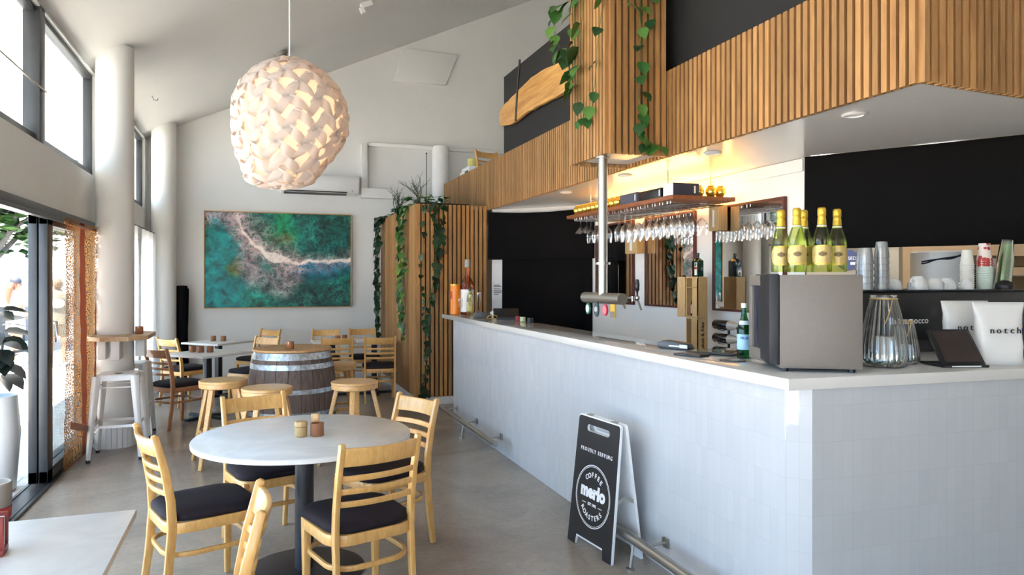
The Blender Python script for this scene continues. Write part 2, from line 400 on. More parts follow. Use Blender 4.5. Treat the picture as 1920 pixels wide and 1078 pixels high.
# upper windows
def window(name, y0, y1, z0, z1, muls=()):
    b = MB(); w = .06
    for a, c in ((y0, y0+w), (y1-w, y1)): b.box(-1.60, -1.53, a, c, z0, z1)
    b.box(-1.60, -1.53, y0, y1, z0, z0+w); b.box(-1.60, -1.53, y0, y1, z1-w, z1)
    for m in muls: b.box(-1.61, -1.50, m-.07, m+.07, z0, z1)
    o = struct(name, b, m_dkframe, bevel=.004)
    b = MB(); b.box(-1.578, -1.572, y0+w, y1-w, z0+w, z1-w); b.build('pane', m_pane, o)
    return o
w1 = window('window_1', -1.2, 8.1, 2.61, 3.63, (2.6, 6.22))
b = MB(); b.box(-1.497, -1.485, -1.2, 6.28, 3.0, 3.012); b.build('tie_rod', m_steel, w1)
window('window_2', 8.55, 11.42, 2.61, 3.63)
# sliding doors
def sliding(name, y0, y1, x, hy, s):
    b = MB()
    b.box(x-.03, x+.03, y0, y0+s, .03, 2.1); b.box(x-.03, x+.03, y1-s, y1, .03, 2.1)
    b.box(x-.03, x+.03, y0, y1, .03, .12); b.box(x-.03, x+.03, y0, y1, 2.02, 2.1)
    o = struct(name, b, m_dkframe, bevel=.004)
    b = MB(); b.box(x-.004, x+.004, y0+s, y1-s, .12, 2.02); b.build('pane', m_pane, o)
    b = MB(); b.tube([(x+.03, hy, 1.11), (x+.075, hy, 1.11), (x+.075, hy, 1.27), (x+.03, hy, 1.27)], .009, 8); b.build('handle', m_chrome, o)
    return o
d1 = sliding('door_1', 6.40, 8.05, -1.54, 6.46, .15)
b = MB(); b.box(-1.512, -1.503, 6.44, 6.50, .94, 1.02); b.build('lock', m_black, d1)
d2 = sliding('door_2', 6.40, 8.05, -1.61, 6.50, .2)
b = MB(); b.box(-1.66, -1.48, -1.2, 8.12, 2.09, 2.15); b.box(-1.53, -1.475, -1.2, 8.12, 2.06, 2.09); struct('trim_1', b, m_dkframe, bevel=.004)
b = MB(); b.box(-1.66, -1.53, -1.2, 8.12, -.02, .012); b.box(-1.515, -1.49, -1.2, 8.12, -.02, .02); b.box(-1.66, -1.64, -1.2, 8.12, -.02, .02); struct('sill', b, m_dkframe)
d3 = None
b = MB(); b.box(-1.6, -1.53, 8.62, 8.72, 0, 2.13); b.box(-1.6, -1.53, 9.72, 9.88, 0, 2.13); b.box(-1.6, -1.53, 10.85, 10.95, 0, 2.13); b.box(-1.6, -1.53, 8.6, 10.95, 2.05, 2.15); b.box(-1.6, -1.53, 8.6, 10.95, 0, .1)
d3 = struct('door_3', b, m_dkframe); b = MB(); b.box(-1.57, -1.563, 8.7, 10.87, .1, 2.05); b.build('pane', m_pane, d3)
# back wall ledge and cornice
b = MB(); b.box(1.7, 7.9, 11.62, 11.7, 3.74, 3.80); struct('trim_2', b, m_wall, bevel=.006)
# access panel
b = MB(); b.prism([(2.133, 4.832), (2.984, 4.84), (3.196, 5.37), (2.291, 5.37)], 11.66, 11.699, 'Y'); tag(b.build('access_panel', m_wall, bevel=.004), 'slanted white access panel set high on the back wall near the sloping ceiling', 'panel')
# kitchen shell, soffit and partition
SZ = 2.51
b = MB(); b.prism([(2.897, 11.6), (2.897, 2.495), (7.9, 2.78), (7.9, 11.6)], SZ, SZ+.09); struct('ceiling_soffit', b, m_soffit)
b = MB(); b.prism([(3.88, 8.0), (3.88, 4.33), (4.0, 4.40), (4.0, 8.0)], 0, SZ); struct('wall_bar', b, m_wall)
b = MB(); b.prism([(2.93, 9.0), (3.88, 8.0), (4.0, 8.0), (4.0, 8.2), (3.05, 9.15)], 0, SZ); struct('wall_end', b, m_wall)
b = MB(); b.box(6.4, 6.5, 2.8, 11, 0, SZ); struct('wall_kitchen', b, plain('kitchen_wall', lin(206, 186, 160), .6))
b = MB(); b.box(2.94, 3.02, 2.86, 8.54, 2.6, 4.14); b.box(3.02, 7.9, 2.86, 2.92, 2.6, 5.6); struct('wall_partition', b, m_charcoal)
b = MB(); b.box(3.862, 3.88, 4.34, 7.85, 2.41, 2.505); struct('trim_4', b, m_wall, bevel=.004)
D = Vector((.515, -.857, 0)); Nn = Vector((-.857, -.515, 0))
b = MB(); p0 = Vector((3.885, 4.32, 0)); p1 = p0+D*.62
b.prism([(p0.x, p0.y), (p1.x, p1.y), (p1.x+.09, p1.y+.05), (p0.x+.09, p0.y+.05)], 0, 1.84); struct('wall_servery', b, plain('servery_wall', lin(196, 178, 150), .5))

# ------------------------------------------------------------------ slatted bulkhead
def slats(b, p, q, z0, z1, pitch=.0525, w=.033, t=.034, nrm=(-1, 0), jit=.0):
    p = Vector((p[0], p[1])); q = Vector((q[0], q[1])); L = (q-p).length; d = (q-p)/L; n = Vector(nrm)
    k = int(L/pitch)
    for i in range(k):
        a = p+d*(i*L/k+ (L/k-w)/2); c = a+d*w
        e = random.uniform(-jit, jit)
        poly = [(a.x, a.y), (c.x, c.y), (c.x-n.x*t, c.y-n.y*t), (a.x-n.x*t, a.y-n.y*t)]
        b.prism(poly, z0+e, z1)
bk = thing('timber_bulkhead', 'long cedar slatted bulkhead wrapping the white soffit above the bar', 'bulkhead', (2.85, 2.44, SZ))
bk_l = T(-2.85, -2.44, -SZ)
b = MB(); b.M = bk_l; slats(b, (2.8495, 2.47), (2.85, 11.26), 2.5, 3.13, nrm=(-1, 0)); b.build('side_slats', m_slat, bk, flat=True)
b = MB(); b.M = bk_l; slats(b, (2.86, 2.445), (7.8, 2.445+.27), 2.5, 3.6, nrm=(.05, -1)); b.build('end_slats', m_slat, bk, flat=True)
b = MB(); b.M = bk_l; b.box(2.884, 2.895, 2.475, 11.26, 2.505, 3.12); b.prism([(2.885, 2.478), (7.8, 2.748), (7.8, 2.76), (2.885, 2.49)], 2.505, 3.58); b.build('backing', m_slatback, bk)
pb = thing('hanging_planter_box', 'tall cedar slatted planter box jutting from the bulkhead over the beer tap', 'planter', (2.35, 4.58, SZ))
b = MB(); b.M = T(-2.35, -4.58, -SZ)
slats(b, (2.35, 4.60), (2.35, 5.22), 2.5, 3.95, pitch=.05, nrm=(-1, 0)); slats(b, (2.37, 4.58), (2.845, 4.58), 2.5, 3.95, nrm=(0, -1)); slats(b, (2.37, 5.23), (2.845, 5.23), 2.5, 3.95, nrm=(0, 1))
b.build('slats', m_slat, pb, flat=True)
b = MB(); b.M = T(-2.35, -4.58, -SZ)
b.box(2.382, 2.395, 4.61, 5.2, 2.53, 3.94); b.box(2.382, 2.845, 4.612, 4.625, 2.53, 3.94); b.box(2.382, 2.845, 5.185, 5.198, 2.53, 3.94); b.build('backing', m_slatback, pb)
b = MB(); b.M = T(-2.35, -4.58, -SZ); b.box(2.396, 2.845, 4.626, 5.184, 2.53, 2.55); b.build('underside', m_soffit, pb)
b = MB(); b.M = T(-2.35, -4.58, -SZ); b.box(2.396, 2.845, 4.626, 5.184, 3.82, 3.88); b.build('soil', m_soil, pb)

pu = thing('slatted_planter_unit', 'tall slatted timber unit with planted trough on top, by the back wall', 'planter', (1.9, 8.92, 0))
L = T(-1.9, -8.92, 0)
b = MB(); b.M = L; slats(b, (1.9, 8.95), (1.9, 11.65), .1, 2.55, pitch=.0525, w=.0405, nrm=(-1, 0)); b.build('side_slats', m_slat, pu, flat=True)
b = MB(); b.M = L; slats(b, (1.905, 8.92), (2.84, 8.92), .1, 2.55, pitch=.056, w=.04, nrm=(0, -1)); b.build('front_slats', m_slat, pu, flat=True)
b = MB(); b.M = L; b.box(1.931, 2.84, 8.951, 11.65, .1, 2.5); b.build('carcass', m_slatback, pu)
b = MB(); b.M = L; b.box(1.905, 2.84, 8.93, 11.65, 0, .1); b.build('plinth', m_white, pu)
b = MB(); b.M = L; b.box(1.935, 2.60, 8.955, 11.6, 2.5, 2.57); b.build('soil', m_soil, pu)

# ------------------------------------------------------------------ bar
bar = thing('bar_front', 'long L-shaped bar base clad in glossy white upright tiles', 'bar', (2.123, 2.4, 0))
plan = [(2.123, 7.94), (2.123, 2.49), (2.2, 2.413), (5.6, 2.209)]
inner = [(5.6, 2.33), (2.35, 2.52), (2.35, 7.94)]
b = MB(); o3 = Vector((-2.123, -2.4, 0)); acc = 0
# fronts with a running UV along the wall
for i in range(3):
    p, q = plan[i], plan[i+1]; ln = math.dist(p, q); fi = len(b.f); vi = len(b.v)
    b.add([Vector((p[0], p[1], 0))+o3, Vector((q[0], q[1], 0))+o3, Vector((q[0], q[1], 1.137))+o3, Vector((p[0], p[1], 1.137))+o3], [(0, 1, 2, 3)], False)
    for k, uvv in enumerate([(acc, .02), (acc+ln, .02), (acc+ln, 1.157), (acc, 1.157)]): b.uv[(fi, vi+k)] = uvv
    acc += ln
b.build('tile_cladding', m_tile, bar, flat=True)
b = MB(); b.M = T(-2.123, -2.4, 0)
b.prism([(2.128, 7.937), (2.128, 2.494), (2.203, 2.419), (5.6, 2.215)]+inner, 0, 1.13); b.build('base_core', m_white, bar)
b = MB(); b.prism([(2.07, 8.27), (2.07, 2.404), (5.6, 2.192), (5.6, 3.6), (2.5, 3.6), (2.5, 8.27)], 1.138, 1.187)
tag(b.build('countertop', m_counter, bevel=.003), 'white stone countertop running along the top of the tiled bar', 'countertop')
CT = 1.188
b = MB(); b.box(3.36, 3.86, 4.55, 7.85, .90, .95); b.box(3.4, 3.86, 4.6, 7.8, 0, .9)
tag(b.build('back_counter', m_white, bevel=.004), 'low white back counter under the mirrors behind the bar', 'counter')
# foot rails
def rail(y0, y1, label, walls, floors):
    o = thing('foot_rail', label, 'foot rail', (1.96, y0, 0), 0, 'steel foot rails along the bar')
    b = MB(); b.cyl((0, 0, .165), (0, y1-y0, .165), .027, 20); b.build('tube', m_steel, o, angle=60)
    for y in walls:
        b = MB(); b.cbox(.155, y-y0, .155, .012, .05, .05); b.tube([(.15, y-y0, .155), (.06, y-y0, .15), (.0, y-y0, .15)], .008, 8); b.build('wall_bracket', m_steel, o)
    for y in floors:
        b = MB(); b.lathe([(.025, 0), (.025, .008), (.009, .012)], 12, (-.02, y-y0, 0)); b.cyl((-.02, y-y0, .005), (0, y-y0, .15), .008, 8); b.build('floor_strut', m_steel, o)
rail(5.92, 7.88, 'steel foot rail ending midway along the bar, towards the slatted unit', (7.77, 6.99, 6.22), (6.95,))
rail(2.62, 4.27, 'steel foot rail behind the black coffee sign on the floor', (4.1, 3.42, 2.75), (3.5,))

# ------------------------------------------------------------------ chairs
def chair():
    t = thing('dining_chair', 'x', 'chair', group='beech ladder back dining chairs')
    W = .19
    prof = [(-.245, 0), (-.215, .22), (-.198, .42), (-.205, .55), (-.232, .70), (-.275, .865)]
    for s in (-1, 1):
        out = []
        wd = [.016, .019, .021, .020, .018, .016]
        out = [(y+w, z) for (y, z), w in zip(prof, wd)] + [(prof[-1][0], .873)] + [(y-w, z) for (y, z), w in reversed(list(zip(prof, wd)))]
        b = MB(); b.prism(out, s*W-.0125, s*W+.0125, 'X'); b.build('leg', m_beech, t, bevel=.004)
    def yat(z):
        for (ya, za), (yb, zb) in zip(prof, prof[1:]):
            if za <= z <= zb: return ya+(yb-ya)*(z-za)/(zb-za)
        return prof[-1][0]
    def curved(z0, z1, th, bulge, name, dip=0):
        b = MB(); n = 12; sec = []
        vs = []; fs = []
        for i in range(n+1):
            x = -W+.01+(2*W-.02)*i/n; u = x/W; e = bulge*(1-u*u)
            for (z, k) in ((z0, -1), (z1-dip*(1-u*u), -1), (z1-dip*(1-u*u), 1), (z0, 1)):
                vs.append((x, yat((z))-e+k*th/2, z))
        for i in range(n):
            for l in range(4): fs.append((i*4+l, i*4+(l+1) % 4, (i+1)*4+(l+1) % 4, (i+1)*4+l))
        fs += [(3, 2, 1, 0), tuple(n*4+l for l in range(4))]
        b.add(vs, fs); b.build(name, m_beech, t, bevel=.004)
    curved(.762, .852, .020, .034, 'top_rail', .006)
    for z in (.690, .630, .570): curved(z, z+.028, .016, .034, 'back_slat')
    for s in (-1, 1):
        b = MB(); b.add([(s*.185+dx*k, .175+dy*k, z) for z, k in ((0, .8), (.43, 1.15)) for dx, dy in ((-.018, -.018), (.018, -.018), (.018, .018), (-.018, .018))],
                        [(3, 2, 1, 0), (4, 5, 6, 7), (0, 1, 5, 4), (1, 2, 6, 5), (2, 3, 7, 6), (3, 0, 4, 7)]); b.build('leg', m_beech, t, bevel=.005)
    b = MB(); ring = [(x, y-.005, .418) for x, y in rrect(.42, .425, .10, 6)]; b.sweep(ring, RECT(.022, .052), closed=True); b.build('seat_frame', m_beech, t, bevel=.004)
    b = MB(); ring = [(x, y-.01, .285) for x, y in rrect(.395, .415, .12, 6)]; b.sweep(ring, RECT(.018, .024), closed=True); b.build('stretcher', m_beech, t, bevel=.004)
    # padded seat
    b = MB(); base = rrect(.445, .45, .11, 6); n = len(base); vs = []; fs = []
    lay = [(.95, .444), (1.0, .452), (1.005, .466), (.985, .478), (.93, .487), (.78, .494), (.5, .498), (.2, .499)]
    for k, z in lay:
        for x, y in base:
            tp = 1-.10*max(0, -y)/.22
            vs.append((x*k*tp, y*k+.0, z))
    for j in range(len(lay)-1):
        for i in range(n): fs.append((j*n+i, j*n+(i+1) % n, (j+1)*n+(i+1) % n, (j+1)*n+i))
    fs += [tuple(range(n-1, -1, -1)), tuple((len(lay)-1)*n+i for i in range(n))]
    b.add(vs, fs); b.build('seat', m_seat, t, angle=70)
    return t
fw = lambda x, y: math.atan2(-x, y)          # rotation so that local +Y faces (x,y)
ch = chair()
CH = [
 (.46, 3.55, (-.29, .957), 'beech ladder-back chair at the round table with its slatted back turned to the viewer'),
 (.71, 4.33, (-.9, -.43), 'beech ladder-back chair on the bar side of the round table'),
 (.07, 4.60, (.31, -.95), 'beech ladder-back chair tucked behind the round table, barrel and oak stools beyond it'),
 (-.25, 3.98, (.94, .334), 'beech ladder-back chair on the window side of the round table, seen from its side'),
 (-.26, 2.58, (-1, .0), 'beech chair back seen edge-on, pushed up to the pale square table at the front'),
 (-.80, 8.63, (.76, .65), 'reddish-brown ladder-back chair beside the white metal stool, in front of the sheer curtain'),
 (-.84, 10.05, (.76, .65), 'beech chair near the black roll, at the square table by the back wall'),
 (.0, 10.93, (-.75, -.66), 'beech chair under the ocean picture, facing the square table against the back wall'),
 (-.05, 9.52, (-.7, -.72), 'beech chair partly hidden behind the barrel, its back toward the picture'),
 (1.0, 9.62, (.1, 1), 'beech chair with its back to us just beside the barrel, behind the oak stool'),
 (1.53, 9.48, (.12, 1), 'beech chair standing right against the slatted planter unit, back toward us'),
 (.93, 10.60, (-.15, -1), 'beech chair against the back wall facing us across the table beyond the barrel'),
 (1.50, 10.62, (0, -1), 'beech chair by the back wall facing us, next to the hanging vines'),
]
for i, (x, y, f, lb) in enumerate(CH):
    if i == 0: ch.location = (x, y, 0); ch.rotation_euler.z = fw(*f); ch['label'] = lb
    else: dup(ch, (x, y, 0), fw(*f), lb)
# the chair beside the metal stools is stained redder
red_b = wood('stained_beech', lin(176, 112, 72), lin(204, 144, 100), (9, 9, 2.2), .3, .05, coat=.3, grain=5)
r5 = [o for o in COL.objects if o.get('label', '').startswith('reddish-brown')][0]
for c in r5.children:
    if c.data.materials[0] == m_beech: c.data = c.data.copy(); c.data.materials[0] = red_b
up = dup(ch, (3.25, 9.72, 2.6), fw(.35, -.94), 'beech chair stored up on the ledge over the bar bulkhead', None); up.rotation_euler.x = 0; del up['group']

# ------------------------------------------------------------------ tables
rt = thing('round_table', 'round pale laminate table on a black pedestal, ringed by four chairs', 'table', (.25, 4.09, 0))
b = MB(); b.lathe([(.0, .722), (.566, .722), (.575, .726), (.575, .746), (.571, .75), (0, .75)], 80); b.build('tabletop', m_table, rt, angle=50)
b = MB(); b.lathe([(.05, .02), (.05, .715)], 32); b.lathe([(.16, .705), (.16, .722)], 24); b.build('pedestal', m_blackmetal, rt)
b = MB(); b.lathe([(.325, 0), (.325, .008), (.31, .016), (.06, .024)], 48); b.build('base', m_blackmetal, rt)
def sqtable(x, y, s, rz, label, d=None):
    t = thing('square_table', label, 'table', (x, y, 0), rz, None); d = d or s
    b = MB(); b.box(-s/2, s/2, -d/2, d/2, .725, .75); b.build('tabletop', m_table, t, bevel=.002)
    b = MB(); b.box(-.035, .035, -.035, .035, .02, .725); b.build('pedestal', m_blackmetal, t, bevel=.004)
    q = min(.29, s*.45); b = MB(); b.box(-q, q, -.03, .03, 0, .03); b.box(-.03, .03, -q, q, 0, .03); b.build('base', m_blackmetal, t, bevel=.004)
    return t
sqtable(-.765, 2.60, .70, 0, 'pale square table in the near corner by the open sliding door', .72)
sqtable(-.53, 9.0, .70, math.radians(43), 'pale square table set cornerwise between the column stools and the barrel')
sqtable(-.48, 10.55, .66, math.radians(46), 'pale square table set cornerwise under the ocean picture')
sqtable(.99, 10.12, .54, 0, 'small square table hidden between the chairs just beyond the barrel')
sqtable(1.56, 10.12, .54, 0, 'small square table next to the slatted planter unit')
# candle glasses, jars and blocks standing on the tables
jar = thing('wooden_jar', 'round pale wooden jar with lid on the round table', 'jar', (.2285, 4.03, .751))
b = MB(); b.lathe([(.030, 0), (.033, .003), (.033, .052)], 24); b.build('body', m_plywood, jar)
b = MB(); b.lathe([(.032, .0535), (.034, .056), (.034, .076), (.030, .081), (0, .082)], 24); b.build('lid', m_plywood, jar)
b = MB(); b.box(-.021, .021, -.01, .01, 0, .105); b.box(-.024, .024, -.02, .02, 0, .03)
blk = tag(b.build('menu_block', m_beech2, loc=(.308, 4.10, .751), rz=-.3, bevel=.002), 'little upright wooden block on the round table behind the amber candle glass', 'block')
def candle(x, y, z, label, grp=None, s=1):
    o = thing('candle_glass', label, 'candle holder', (x, y, z), random.random(), grp); o.scale = (s, s, s)
    b = MB(); b.lathe([(.0, 0), (.034, 0), (.036, .004), (.036, .07), (.032, .07), (.032, .012), (0, .012)], 20); b.build('glass', m_amber, o)
    b = MB(); b.lathe([(.027, .013), (.027, .04), (0, .041)], 16); b.build('candle', m_paper, o)
    return o
candle(.312, 4.015, .751, 'brown glass candle holder on the round table beside the wooden jar')
cg = candle(-.60, 9.02, .751, 'amber candle glass between two others on the table near the column stools')
dup(cg, (-.50, 9.0, .751), .4, 'amber candle glass closest to the barrel on the table near the column stools')
dup(cg, (-.69, 9.08, .751), .4, 'amber candle glass closest to the window on the table near the column stools')
dup(cg, (-.42, 10.55, .751), .2, 'amber candle glass on the table under the picture, on the barrel side')
dup(cg, (-.55, 10.62, .751), .2, 'amber candle glass on the table under the picture, on the curtain side')
dup(cg, (1.06, 10.1, .751), .1, 'amber candle glass on the small table beyond the barrel')
dup(cg, (1.16, 10.18, .751), .1, 'amber candle glass at the edge of the small table beyond the barrel, by its neighbour')
hr = thing('menu_holder', 'red-brown wooden block holder on the pale square table at the front', 'holder', (-.775, 2.62, .751), .1)
b = MB(); b.box(-.045, .045, -.04, .04, 0, .02); b.box(-.045, .045, -.04, -.025, .02, .12); b.box(-.045, .045, .025, .04, .02, .12); b.build('block', plain('red_brown_wood', lin(140, 52, 44), .4), hr, bevel=.003)
b = MB(); b.box(-.038, .038, -.02, .02, .021, .11); b.build('cards', m_paper, hr)

# ------------------------------------------------------------------ barrel and stools
br = thing('wine_barrel', 'old oak wine barrel with galvanised hoops used as a table', 'barrel', (.33, 7.2, 0))
prof = []
H = .92
def rad(z): u = (z-H/2)/(H/2); return .345+.068*(1-u*u)
b = MB()
NS = 22
for i in range(NS):
    a0 = 2*PI*i/NS+.006; a1 = 2*PI*(i+1)/NS-.006; vs = []; fs = []; J = 14
    for j in range(J+1):
        z = H*j/J
        for a in (a0, (a0+a1)/2, a1): vs.append((rad(z)*math.cos(a), rad(z)*math.sin(a), z))
        for a in (a1, a0): vs.append(((rad(z)-.03)*math.cos(a), (rad(z)-.03)*math.sin(a), z))
    for j in range(J):
        for l in range(5): fs.append((j*5+l, j*5+(l+1) % 5, (j+1)*5+(l+1) % 5, (j+1)*5+l))
    fs += [(4, 3, 2, 1, 0), tuple(J*5+l for l in range(5))]
    b.add(vs, fs)
b.build('staves', m_barrel, br)
for z0, z1 in ((.852, .914), (.765, .812), (.545, .585), (.335, .375), (.115, .16), (.005, .065)):
    b = MB(); k = 5
    b.lathe([(rad(z0+(z1-z0)*j/k)+.004, z0+(z1-z0)*j/k) for j in range(k+1)] + [(rad(z1)-.002, z1), (rad(z0)-.002, z0), (rad(z0)+.004, z0)], 48); b.build('hoop', m_galv, br)
b = MB(); b.lathe([(.0, .921), (.362, .921), (.364, .925), (.364, .938), (.360, .943), (0, .943)], 48); b.build('barrel_top', m_barreltop, br)
cand = candle(.30, 7.05, .944, 'square-set candle glass alone on the barrel top')
def stool():
    t = thing('wooden_stool', 'x', 'stool', group='round oak stools round the barrel')
    b = MB(); b.lathe([(0, .655), (.180, .655), (.196, .662), (.198, .690), (.196, .700)], 40); b.build('seat_rim', m_beech2, t)
    b = MB(); b.lathe([(.196, .7005), (.200, .704), (.200, .716), (.195, .722), (.1, .726), (0, .726)], 40); b.build('seat', m_beech2, t)
    for k in range(4):
        a = PI/4+k*PI/2; c, s = math.cos(a), math.sin(a)
        b = MB(); b.sweep([(c*.15, s*.15, .66), (c*.305, s*.305, 0)], RECT(.042, .032), up=(c, s, .1), scale=[1.1, .8]); b.build('leg', m_beech2, t, bevel=.004)
    for k in range(4):
        a = PI/4+k*PI/2; a2 = a+PI/2; r = .243; z = .265
        b = MB(); b.sweep([(math.cos(a)*r, math.sin(a)*r, z), (math.cos(a2)*r, math.sin(a2)*r, z)], RECT(.018, .03)); b.build('stretcher', m_beech2, t, bevel=.003)
    return t
st = stool(); ST = [(-.27, 6.75, .2, 'round oak stool between the barrel and the white metal stools'), (.085, 6.16, .3, 'round oak stool directly in front of the barrel, behind a chair'),
      (.80, 6.27, .55, 'round oak stool on the bar side of the barrel, its legs plainly visible'), (.80, 7.68, .1, 'round oak stool half hidden behind the barrel and another stool')]
for i, (x, y, a, lb) in enumerate(ST):
    if i == 0: st.location = (x, y, 0); st.rotation_euler.z = a; st['label'] = lb
    else: dup(st, (x, y, 0), a, lb)
def metal_stool():
    t = thing('metal_stool', 'x', 'stool', group='white metal bar stools by the column')
    b = MB(); out = rrect(.315, .315, .05, 6); n = len(out)
    vs = []; fs = []
    lay = [(1.04, .700), (1.03, .735), (1.0, .748), (.96, .752), (.80, .749), (.25, .747)]
    for k, z in lay: vs += [(x*k, y*k, z) for x, y in out]
    for j in range(len(lay)-1):
        for i in range(n): fs.append((j*n+i, j*n+(i+1) % n, (j+1)*n+(i+1) % n, (j+1)*n+i))
    b.add(vs, fs); b.build('seat', m_white, t, angle=50)
    b = MB(); b.lathe([(.028, .7465), (.028, .7478), (0, .7479)], 16); b.build('seat_hole', m_blackmetal, t)
    for sx in (-1, 1):
        for sy in (-1, 1):
            b = MB(); L = [(-.028, .028), (-.028, -.022), (.022, -.022), (.022, -.016), (-.020, -.016), (-.020, .028)]
            b.sweep([(sx*.150, sy*.150, .74), (sx*.205, sy*.205, .02)], [(x, y) for x, y in rrect(.05, .05, .012, 3)], up=(-sx, sy, .0), scale=[1.25, .62])
            lg = b.build('leg', m_white, t)
            b = MB(); b.lathe([(.017, 0), (.019, .02), (.016, .028)], 12, (sx*.206, sy*.206, 0)); b.build('rubber_foot', m_black, lg)
    for z, r in ((.30, .183), (.64, .155)):
        for k in range(4):
            a = k*PI/2
            b = MB(); b.M = R(a, 'Z'); b.box(-r, r, r-.006, r+.002, z-.012, z+.012) if z < .5 else b.tube([(-r, r, z), (r, r, z)], .006, 6); b.build('brace', m_white, t)
    return t
ms_ = metal_stool(); ms_.location = (-1.17, 7.31, 0); ms_['label'] = 'white metal bar stool in front of the round column'
dup(ms_, (-1.22, 8.21, 0), .0, 'white metal bar stool half hidden behind the round column')
# bar table around the column
bt = thing('column_bar_table', 'small timber bar table fixed round the white column above the metal stools', 'table', (-1.28, 7.8, 0))
b = MB(); hole = [(.172*math.cos(PI+2*PI*i/32*(-1)), .172*math.sin(PI+2*PI*i/32*(-1))) for i in range(33)]
poly = [(-.20, -.001), (-.20, -.30), (-.04, -.50), (.19, -.50), (.33, -.34), (.33, .20), (.20, .34), (-.20, .34), (-.20, .001)] + [(p[0], p[1]+(.001 if i == 0 else -.001 if i == 32 else 0)) for i, p in enumerate(hole)]
b.prism(poly, 1.035, 1.072); b.build('tabletop', m_plank, bt)
for bx in ((.03, .10, -.40, -.20), (.19, .27, -.12, .04), (-.08, -.02, -.36, -.18)):
    b = MB(); b.box(*bx, .86, 1.034); b.build('bracket', m_white, bt, bevel=.003)
candle(-1.06, 7.72, 1.073, 'candle glass on the timber bar table round the column')

# ------------------------------------------------------------------ window side: blind, curtain, pot plants
b = MB(); vs = []; fs = []
NY, NZ = 30, 40
for j in range(NZ+1):
    z = 2.09-2.03*j/NZ
    for i in range(NY+1):
        y = i/NY*1.40
        vs.append((.010*math.sin(y*7+j*.1)+.003*math.sin(j*1.1), y, z))
for j in range(NZ):
    for i in range(NY): fs.append((j*(NY+1)+i, j*(NY+1)+i+1, (j+1)*(NY+1)+i+1, (j+1)*(NY+1)+i))
b.add(vs, fs)
bl = thing('woven_blind', 'orange-brown woven reed blind hanging inside the glass sliding door', 'blind', (-1.43, 6.55, 0))
b.build('reed_panel', m_blind, bl)
m_batten = wood('reed_batten', lin(150, 86, 50), lin(186, 120, 74), (10, 2, 10))
b = MB(); b.prism([(.03, .40), (.70, .24), (1.31, .30), (1.31, .36), (.70, .30), (.03, .46)], .028, .036, 'X'); b.build('loose_batten', m_batten, bl)
b = MB(); b.box(-.008, .008, .02, 1.38, 2.04, 2.06); b.build('batten', m_batten, bl)
def drape(y0, y1, z0, z1, amp=.04, freq=22, n=60, m=12, flare=0):
    b = MB(); vs = []; fs = []
    for j in range(m+1):
        z = z1+(z0-z1)*j/m
        for i in range(n+1):
            u = i/n; y = y0+(y1-y0)*u
            vs.append((amp*math.sin(u*freq)*(.5+.5*j/m)+.015*math.sin(u*freq*2.3+j*.3), y, z))
    for j in range(m):
        for i in range(n): fs.append((j*(n+1)+i, j*(n+1)+i+1, (j+1)*(n+1)+i+1, (j+1)*(n+1)+i))
    return b.add(vs, fs)
cu = thing('sheer_curtain', 'long white sheer curtain on a rod beyond the column', 'curtain', (-1.33, 8.6, 0))
b = drape(1.28, 2.42, .03, 2.22); b.build('curtain_panel', m_sheer, cu, angle=80)
b = drape(.05, .75, .03, 2.22, freq=14); b.build('curtain_panel', m_sheer, cu, angle=80)
b = MB(); b.cyl((.0, -.02, 2.235), (0, 2.45, 2.235), .008, 8); b.build('rod', m_black, cu)
b = MB(); b.lathe([(.075, .005), (.08, .02), (.08, 1.46), (.07, 1.5), (0, 1.505)], 20, (0, 0, 0))
for i in range(5): b.tube([(.082*math.cos(i*1.25+z*.9), .082*math.sin(i*1.25+z*.9), z) for z in [.02+.06*k for k in range(25)]], .012, 6)
tag(b.build('rolled_black_cloth', m_cloth, loc=(-1.02, 11.5, 0)), 'tall black roll of cloth standing against the back wall by the curtain', 'cloth')

def leaf_shape(b, M, l, w, fold=.25, droop=.2):
    pts = [(0, 0, 0)]
    xs = [(.0, .0), (.22, .42), (.45, .5), (.72, .33), (1, 0)]
    L = [(x*l, h*w, h*w*fold - droop*l*x*x) for x, h in xs]; Rr = [(x*l, -h*w, h*w*fold - droop*l*x*x) for x, h in xs]; Mid = [(x*l, 0, -droop*l*x*x) for x, h in xs]
    old = b.M; b.M = old @ M
    vs = Mid+L[1:4]+Rr[1:4]
    b.add(vs, [(0, 1, 5), (1, 2, 6, 5), (2, 3, 7, 6), (3, 4, 7), (0, 8, 1), (1, 8, 9, 2), (2, 9, 10, 3), (3, 10, 4)]); b.M = old
def vine(root, off, pts, n, size, mat=None, nrm=(-1, 0), spread=.05):
    """stem along pts (world, shifted by off) with leaves as its sub-part"""
    P = [Vector(p)-Vector(off) for p in pts]
    # resample
    q = []
    for a, c in zip(P, P[1:]):
        for k in range(6): q.append(a.lerp(c, k/6))
    q.append(P[-1])
    q = [p+Vector((random.uniform(-1, 1)*.008, random.uniform(-1, 1)*.008, 0)) for p in q]
    b = MB(); b.tube(q, .0028, 5); s = b.build('vine', m_stem, root)
    b = MB()
    for i in range(n):
        t = (i+.5)/n*(len(q)-1); k = int(t); p = q[k].lerp(q[min(k+1, len(q)-1)], t-k)
        out = math.atan2(nrm[1], nrm[0])+random.uniform(-1.0, 1.0)
        sz = size*random.uniform(.7, 1.25)
        M = T(*p) @ R(out, 'Z') @ R(random.uniform(.5, 1.25), 'Y') @ R(random.uniform(-.6, .6), 'X') @ T(.012, 0, 0)
        leaf_shape(b, M, sz, sz*.85)
    b.build('leaves', mat or m_leafd, s, angle=180)
    return s
